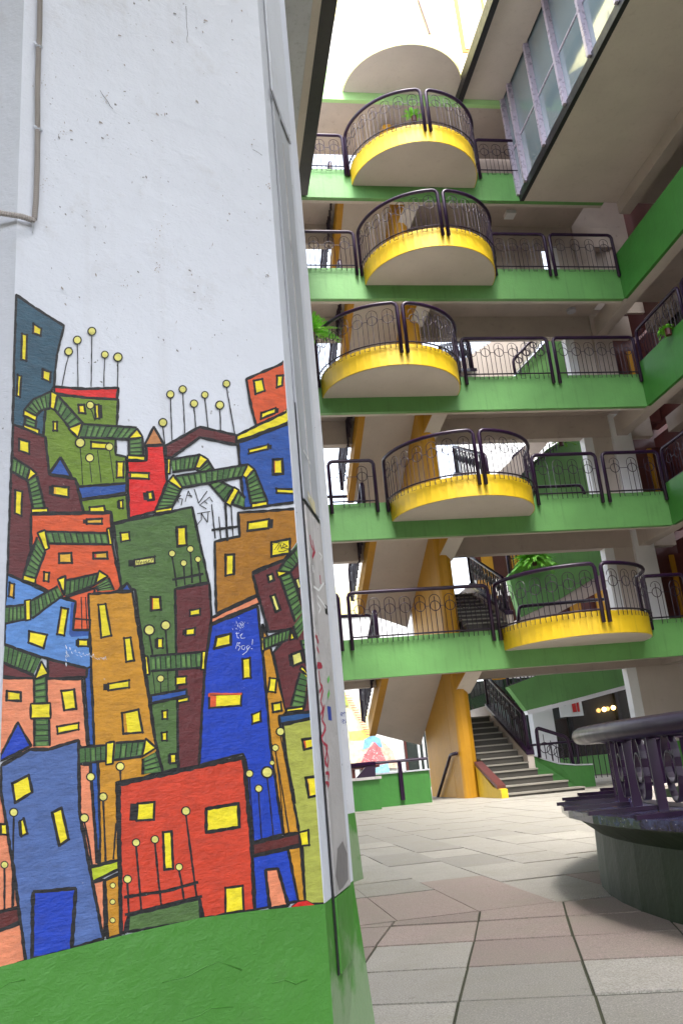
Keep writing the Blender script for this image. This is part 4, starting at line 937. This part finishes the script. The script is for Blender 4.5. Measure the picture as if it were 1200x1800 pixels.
mt, t, bs = new_mat('mural_paint'); at_ = t.nodes.new('ShaderNodeAttribute'); at_.attribute_name = 'Col'; w = wcoord(t)
v1 = ramp(t, noi(t, wcoord(t, (1, 1, 3)), 28, 6, .7), .3, .75)
hs = t.nodes.new('ShaderNodeHueSaturation'); t.links.new(at_.outputs['Color'], hs.inputs['Color']); mr_ = t.nodes.new('ShaderNodeMapRange'); mr_.inputs[3].default_value = .70; mr_.inputs[4].default_value = 1.22
t.links.new(v1, mr_.inputs[0]); t.links.new(mr_.outputs[0], hs.inputs['Value'])
s1 = ramp(t, noi(t, w, 120, 3, .6), .72, .76)
t.links.new(mixc(t, mul(t, s1, .35), hs.outputs[0], lin((190, 185, 175))), bs.inputs['Base Color']); bs.inputs['Roughness'].default_value = .5
ad = t.nodes.new('ShaderNodeMath'); ad.operation = 'ADD'; t.links.new(noi(t, w, 24, 6, .65), ad.inputs[0]); t.links.new(mul(t, noi(t, wcoord(t, (1, 1, 4)), 60, 3, .6), .35), ad.inputs[1])
bump(t, bs, ad.outputs[0], .0045)
me.materials.append(mt); link('mural', me, pil)
# green painted base band on the mural face follows the painter's sloping line
bm = bmesh.new(); top = [(-22,1703),(60,1683),(150,1660),(225,1641),(300,1624),(350,1613),(450,1600),(571,1588)]
tv = [face_pt(x, y, E0+.0035) for x, y in top]; bv = [Vector((p.x, p.y, 0)) for p in tv]
bm.faces.new([bm.verts.new(p) for p in tv+bv[::-1]]); obj('painted_band', bm, M['green2'], pil)
# plaster crack lips low on the green base
def ledge(pts, w_, nm):
    bm = bmesh.new(); P = [onP(x, y, P1+FN*(E0+.0035), FN) for x, y in pts]
    tube(bm, P, w_*.5, 5, rf=lambda i: w_*.45*(.4+abs(math.sin(i*1.9+.4)))); obj(nm, bm, M['green2'], pil, smooth=True)
ledge([(285,1727),(330,1716),(360,1700),(385,1690),(425,1705)], .0022, 'plaster_crack'); ledge([(478,1728),(500,1722),(520,1729),(540,1722)], .003, 'plaster_crack'); ledge([(320,1795),(350,1785),(372,1772),(410,1770)], .002, 'plaster_crack'); ledge([(0,1738),(20,1726),(45,1722)], .002, 'plaster_crack')
# boards on the right-hand face, set off by a dark gap
def gp(s, z, off): q = P2+GD*s+GN*off; return (q.x, q.y, z)
def board(name, s0, s1, zb0, zb1, zt0, zt1, mat, off=.001, th=.006):
    bm = bmesh.new(); slabpoly(bm, [gp(s0, zb0, off), gp(s1, zb1, off), gp(s1, zt1, off), gp(s0, zt0, off)], GN*th)
    bmesh.ops.bevel(bm, geom=bm.edges[:], offset=.0015, segments=1, affect='EDGES')
    return obj(name, bm, mat, pil)
def gs(x, y): q = onP(x, y, P2+GN*.004, GN); return (q-P2).dot(GD), q.z
a0, a1 = gs(475, 153), gs(507, 247); b0, b1 = gs(533, 878), gs(562, 918); c0 = gs(592, 1720)
obj('gap', slabpoly(bmesh.new(), [gp(.066, c0[1], .0015), gp(.095, c0[1], .0015), gp(.095, gs(515, 700)[1], .0015), gp(.074, gs(515, 700)[1], .0015)], GN*.002), M['black'], pil)
obj('thin_gap', slabpoly(bmesh.new(), [gp(.073, gs(515, 700)[1], .0015), gp(.079, gs(515, 700)[1], .0015), gp(.079, 9, .0015), gp(.073, 9, .0015)], GN*.002), M['greyboard'], pil)
board('upper_board', .078, .30, (a0[1]+a1[1])/2+.006, (a0[1]+a1[1])/2+.006, 9, 9, M['white'])
board('middle_board', .078, .255, (b0[1]+b1[1])/2+.006, (b0[1]+b1[1])/2+.006, (a0[1]+a1[1])/2, (a0[1]+a1[1])/2, M['greyboard'], .001, .005)
board('lower_board', .080, .255, HD, HD, (b0[1]+b1[1])/2, (b0[1]+b1[1])/2, M['concrete'])
board('green_board', .080, .255, c0[1], c0[1], HD-.003, HD-.003, M['worn'])
bm = bmesh.new(); slabpoly(bm, [gp(.16, 2.5, .006), gp(.166, 2.5, .006), gp(.166, (b0[1]+b1[1])/2+.02, .006), gp(.16, (b0[1]+b1[1])/2+.02, .006)], GN*.002); obj('board_ridge', bm, M['concrete'], pil)
def gline(pts, w_, mat, nm):
    bm = bmesh.new()
    for j in range(len(pts)-1):
        A = onP(*pts[j], P2+GN*.0078, GN); B_ = onP(*pts[j+1], P2+GN*.0078, GN); d = (B_-A).normalized(); sd_ = d.cross(GN)*w_
        bm.faces.new([bm.verts.new(q) for q in (A+sd_, B_+sd_, B_-sd_, A-sd_)])
    obj(nm, bm, mat, pil)
gline([(475, 155), (491, 203)], .006, M['black'], 'board_joint'); gline([(493, 210), (507, 247)], .006, M['black'], 'board_joint')
gline([(534, 878), (548, 898), (562, 918)], .006, M['black'], 'board_joint')
# graffiti on the boards
def scrib(strokes, mat, w_, nm, off=.0074):
    bm = bmesh.new()
    for i, s in enumerate(strokes):
        P = [onP(x, y, P2+GN*off, GN) for x, y in s]
        for j in range(len(P)-1):
            d = (P[j+1]-P[j]); 
            if d.length < 1e-4: continue
            d.normalize(); sd_ = d.cross(GN)*w_; o = GN*(.00015*((i*3+j) % 5))
            bm.faces.new([bm.verts.new(q) for q in (P[j]+sd_+o, P[j+1]+sd_+o, P[j+1]-sd_+o, P[j]-sd_+o)])
    obj(nm, bm, mat, pil)
M['redink'] = flat('red_graffiti', (170, 45, 70), .6); M['grnink'] = flat('green_graffiti', (110, 180, 90), .6); M['bluink'] = flat('blue_graffiti', (50, 70, 160), .6); M['whiink'] = flat('white_scratch', (225, 225, 225), .6); M['blkink'] = flat('dark_mark', (30, 28, 32), .6)
sc = 4.5
def z8(L): return [(520+x/4.5, 1150+y/4.5) for x, y in L]
def z7(L): return [(480+x/4.5, 780+y/4.5) for x, y in L]
scrib([z8([(170,95),(205,85),(205,100),(172,105)]), z8([(180,130),(190,230),(210,260),(185,300)]), z8([(215,280),(195,370),(215,430),(195,480)]), z8([(225,400),(205,520),(235,570),(215,640)]), z8([(235,590),(200,660),(215,700),(250,730),(230,860),(250,890),(258,830),(235,735)]), z8([(215,730),(228,830),(245,880)]),
       z8([(235,940),(260,940),(255,990)]), z8([(235,1015),(262,1022),(250,1045)])], M['redink'], .0035, 'red_graffiti')
scrib([z7([(335,1515),(360,1570)]), z7([(345,1515),(352,1580)]), z7([(345,1605),(362,1655)]), z7([(350,1740),(380,1745),(378,1765)]), z7([(290,720),(300,800),(320,850)]), z7([(310,760),(330,860)]), z7([(320,850),(310,900),(330,850)]), z7([(370,1040),(375,1110)])], M['redink'], .004, 'red_graffiti')
scrib([z8([(250,215),(265,185)]), z8([(250,340),(265,295)])], M['grnink'], .006, 'green_graffiti'); scrib([z8([(252,465),(280,470)])], M['bluink'], .016, 'blue_graffiti')
scrib([z7([(240,50),(262,90),(295,160)]), z7([(255,80),(270,110)]), z7([(275,400),(290,430)]), z7([(360,860),(385,890),(375,920)]), z7([(320,1130),(360,1160),(400,1100)]), z7([(350,1200),(420,1300)]), z7([(350,1260),(375,1300),(360,1340)]), z7([(310,960),(320,1020)])], M['whiink'], .003, 'white_scratch')
bm = bmesh.new(); sm_ = [(593,1492),(602,1478),(610,1500),(612,1546),(603,1560),(596,1566),(590,1540)]
bm.faces.new([bm.verts.new(onP(x, y, P2+GN*.0076, GN)) for x, y in sm_]); obj('grey_smudge', bm, paint('grey_smudge', (122, 118, 118), .7, .25, .004, 30, streak=.5, dirt=(80, 76, 76), blotch=.6), pil)
M['peel'] = flat('peeling_paper', (205, 195, 160), .6)
scrib([z7([(275,400),(300,460),(335,540)]), z7([(300,440),(330,500)])], M['peel'], .012, 'peeling_paper'); scrib([z7([(410,1305),(430,1320)])], M['blkink'], .012, 'dark_mark')
# ------------------------------------------------------------------ second pillar behind
p2 = thing('white_pillar', 'second white pillar with green base just behind the mural pillar', 'pillar')
a = [(.985, 6.45), (.80, 6.15), (.35, 6.05), (-.0, 6.3), (-.05, 6.9), (.4, 7.2), (.9, 7.0)]
cc = (sum(x for x, y in a)/7, sum(y for x, y in a)/7)
obj('white_shaft', prism(bmesh.new(), a, .455, 14.15), M['white'], p2); obj('green_base', prism(bmesh.new(), [(cc[0]+(x-cc[0])*1.04, cc[1]+(y-cc[1])*1.04) for x, y in a], -.01, .453, a), M['worn'], p2)
bm = bmesh.new(); f0, f1 = Vector((.80, 6.15, 0)), Vector((.985, 6.45, 0)); fd = (f1-f0).normalized(); fn = Vector((fd.y, -fd.x, 0))
for i, st in enumerate(([(600,1256),(603,1254),(600,1252),(598,1256),(602,1259)], [(605,1250),(605,1260)], [(603,1253),(608,1253)], [(600,1265),(600,1271)], [(602,1269),(605,1266),(602,1265),(602,1271),(605,1271)], [(607,1264),(607,1271),(609,1268)])):
    for j in range(len(st)-1):
        A = onP(*st[j], f0+fn*.001, fn); B_ = onP(*st[j+1], f0+fn*.001, fn); d = (B_-A).normalized(); q = d.cross(fn)*.0025
        bm.faces.new([bm.verts.new(v+fn*.0002*(i+j)) for v in (A+q, B_+q, B_-q, A-q)])
obj('pen_scribble', bm, M['bluink'], p2)
# ------------------------------------------------------------------ corrugated conduit on the mural pillar
cn = thing('conduit', 'pale corrugated cable conduit clipped down the left edge of the mural pillar', 'cable')
path = [(71,-14),(70,60),(68,90),(66.5,160),(66.5,230),(66,290),(64,350),(61,385)]
P = [onP(x, y, P1+FN*.008, FN) for x, y in path]
def dens(P, st):
    out = []
    for i in range(len(P)-1):
        d = (P[i+1]-P[i]).length; n = max(1, int(d/st))
        for j in range(n): out.append(P[i].lerp(P[i+1], j/n))
    return out+[P[-1]]
D = dens(P, .0024); obj('tube', tube(bmesh.new(), D, .0045, 7, rf=lambda i: .0064 if (i % 2) else .0044), M['cable'], cn, smooth=False)
q1 = [onP(61, 388, P1+FN*.01, FN), onP(50, 384, P1+FN*.016, FN), onP(36, 380, P1+FN*.02, FN), P1+Vector((-.03, 0, onP(28, 384, P1, FN).z))+FN*.03-LD*.02, P0.lerp(P1, .6)+Vector((0, -.03, onP(28, 384, P1, FN).z))]
D = dens(q1, .0024); obj('tube', tube(bmesh.new(), D, .0045, 7, rf=lambda i: .0068 if (i % 2) else .0046), M['cable'], cn)
for y in (81, 227): 
    for_p = [onP(62, y-6, P1+FN*.004, FN), onP(65, y-1, P1+FN*.012, FN), onP(70, y, P1+FN*.014, FN), onP(73, y+3, P1+FN*.003, FN)]
    obj('clip', tube(bmesh.new(), for_p, .0035, 6), M['white'], cn)
nl = [onP(50, 384, P1+FN*.01, FN), onP(58, 392, P1+FN*.012, FN), onP(58, 410, P1+FN*.004, FN)]; obj('clip', tube(bmesh.new(), nl, .002, 6), M['greyboard'], cn)
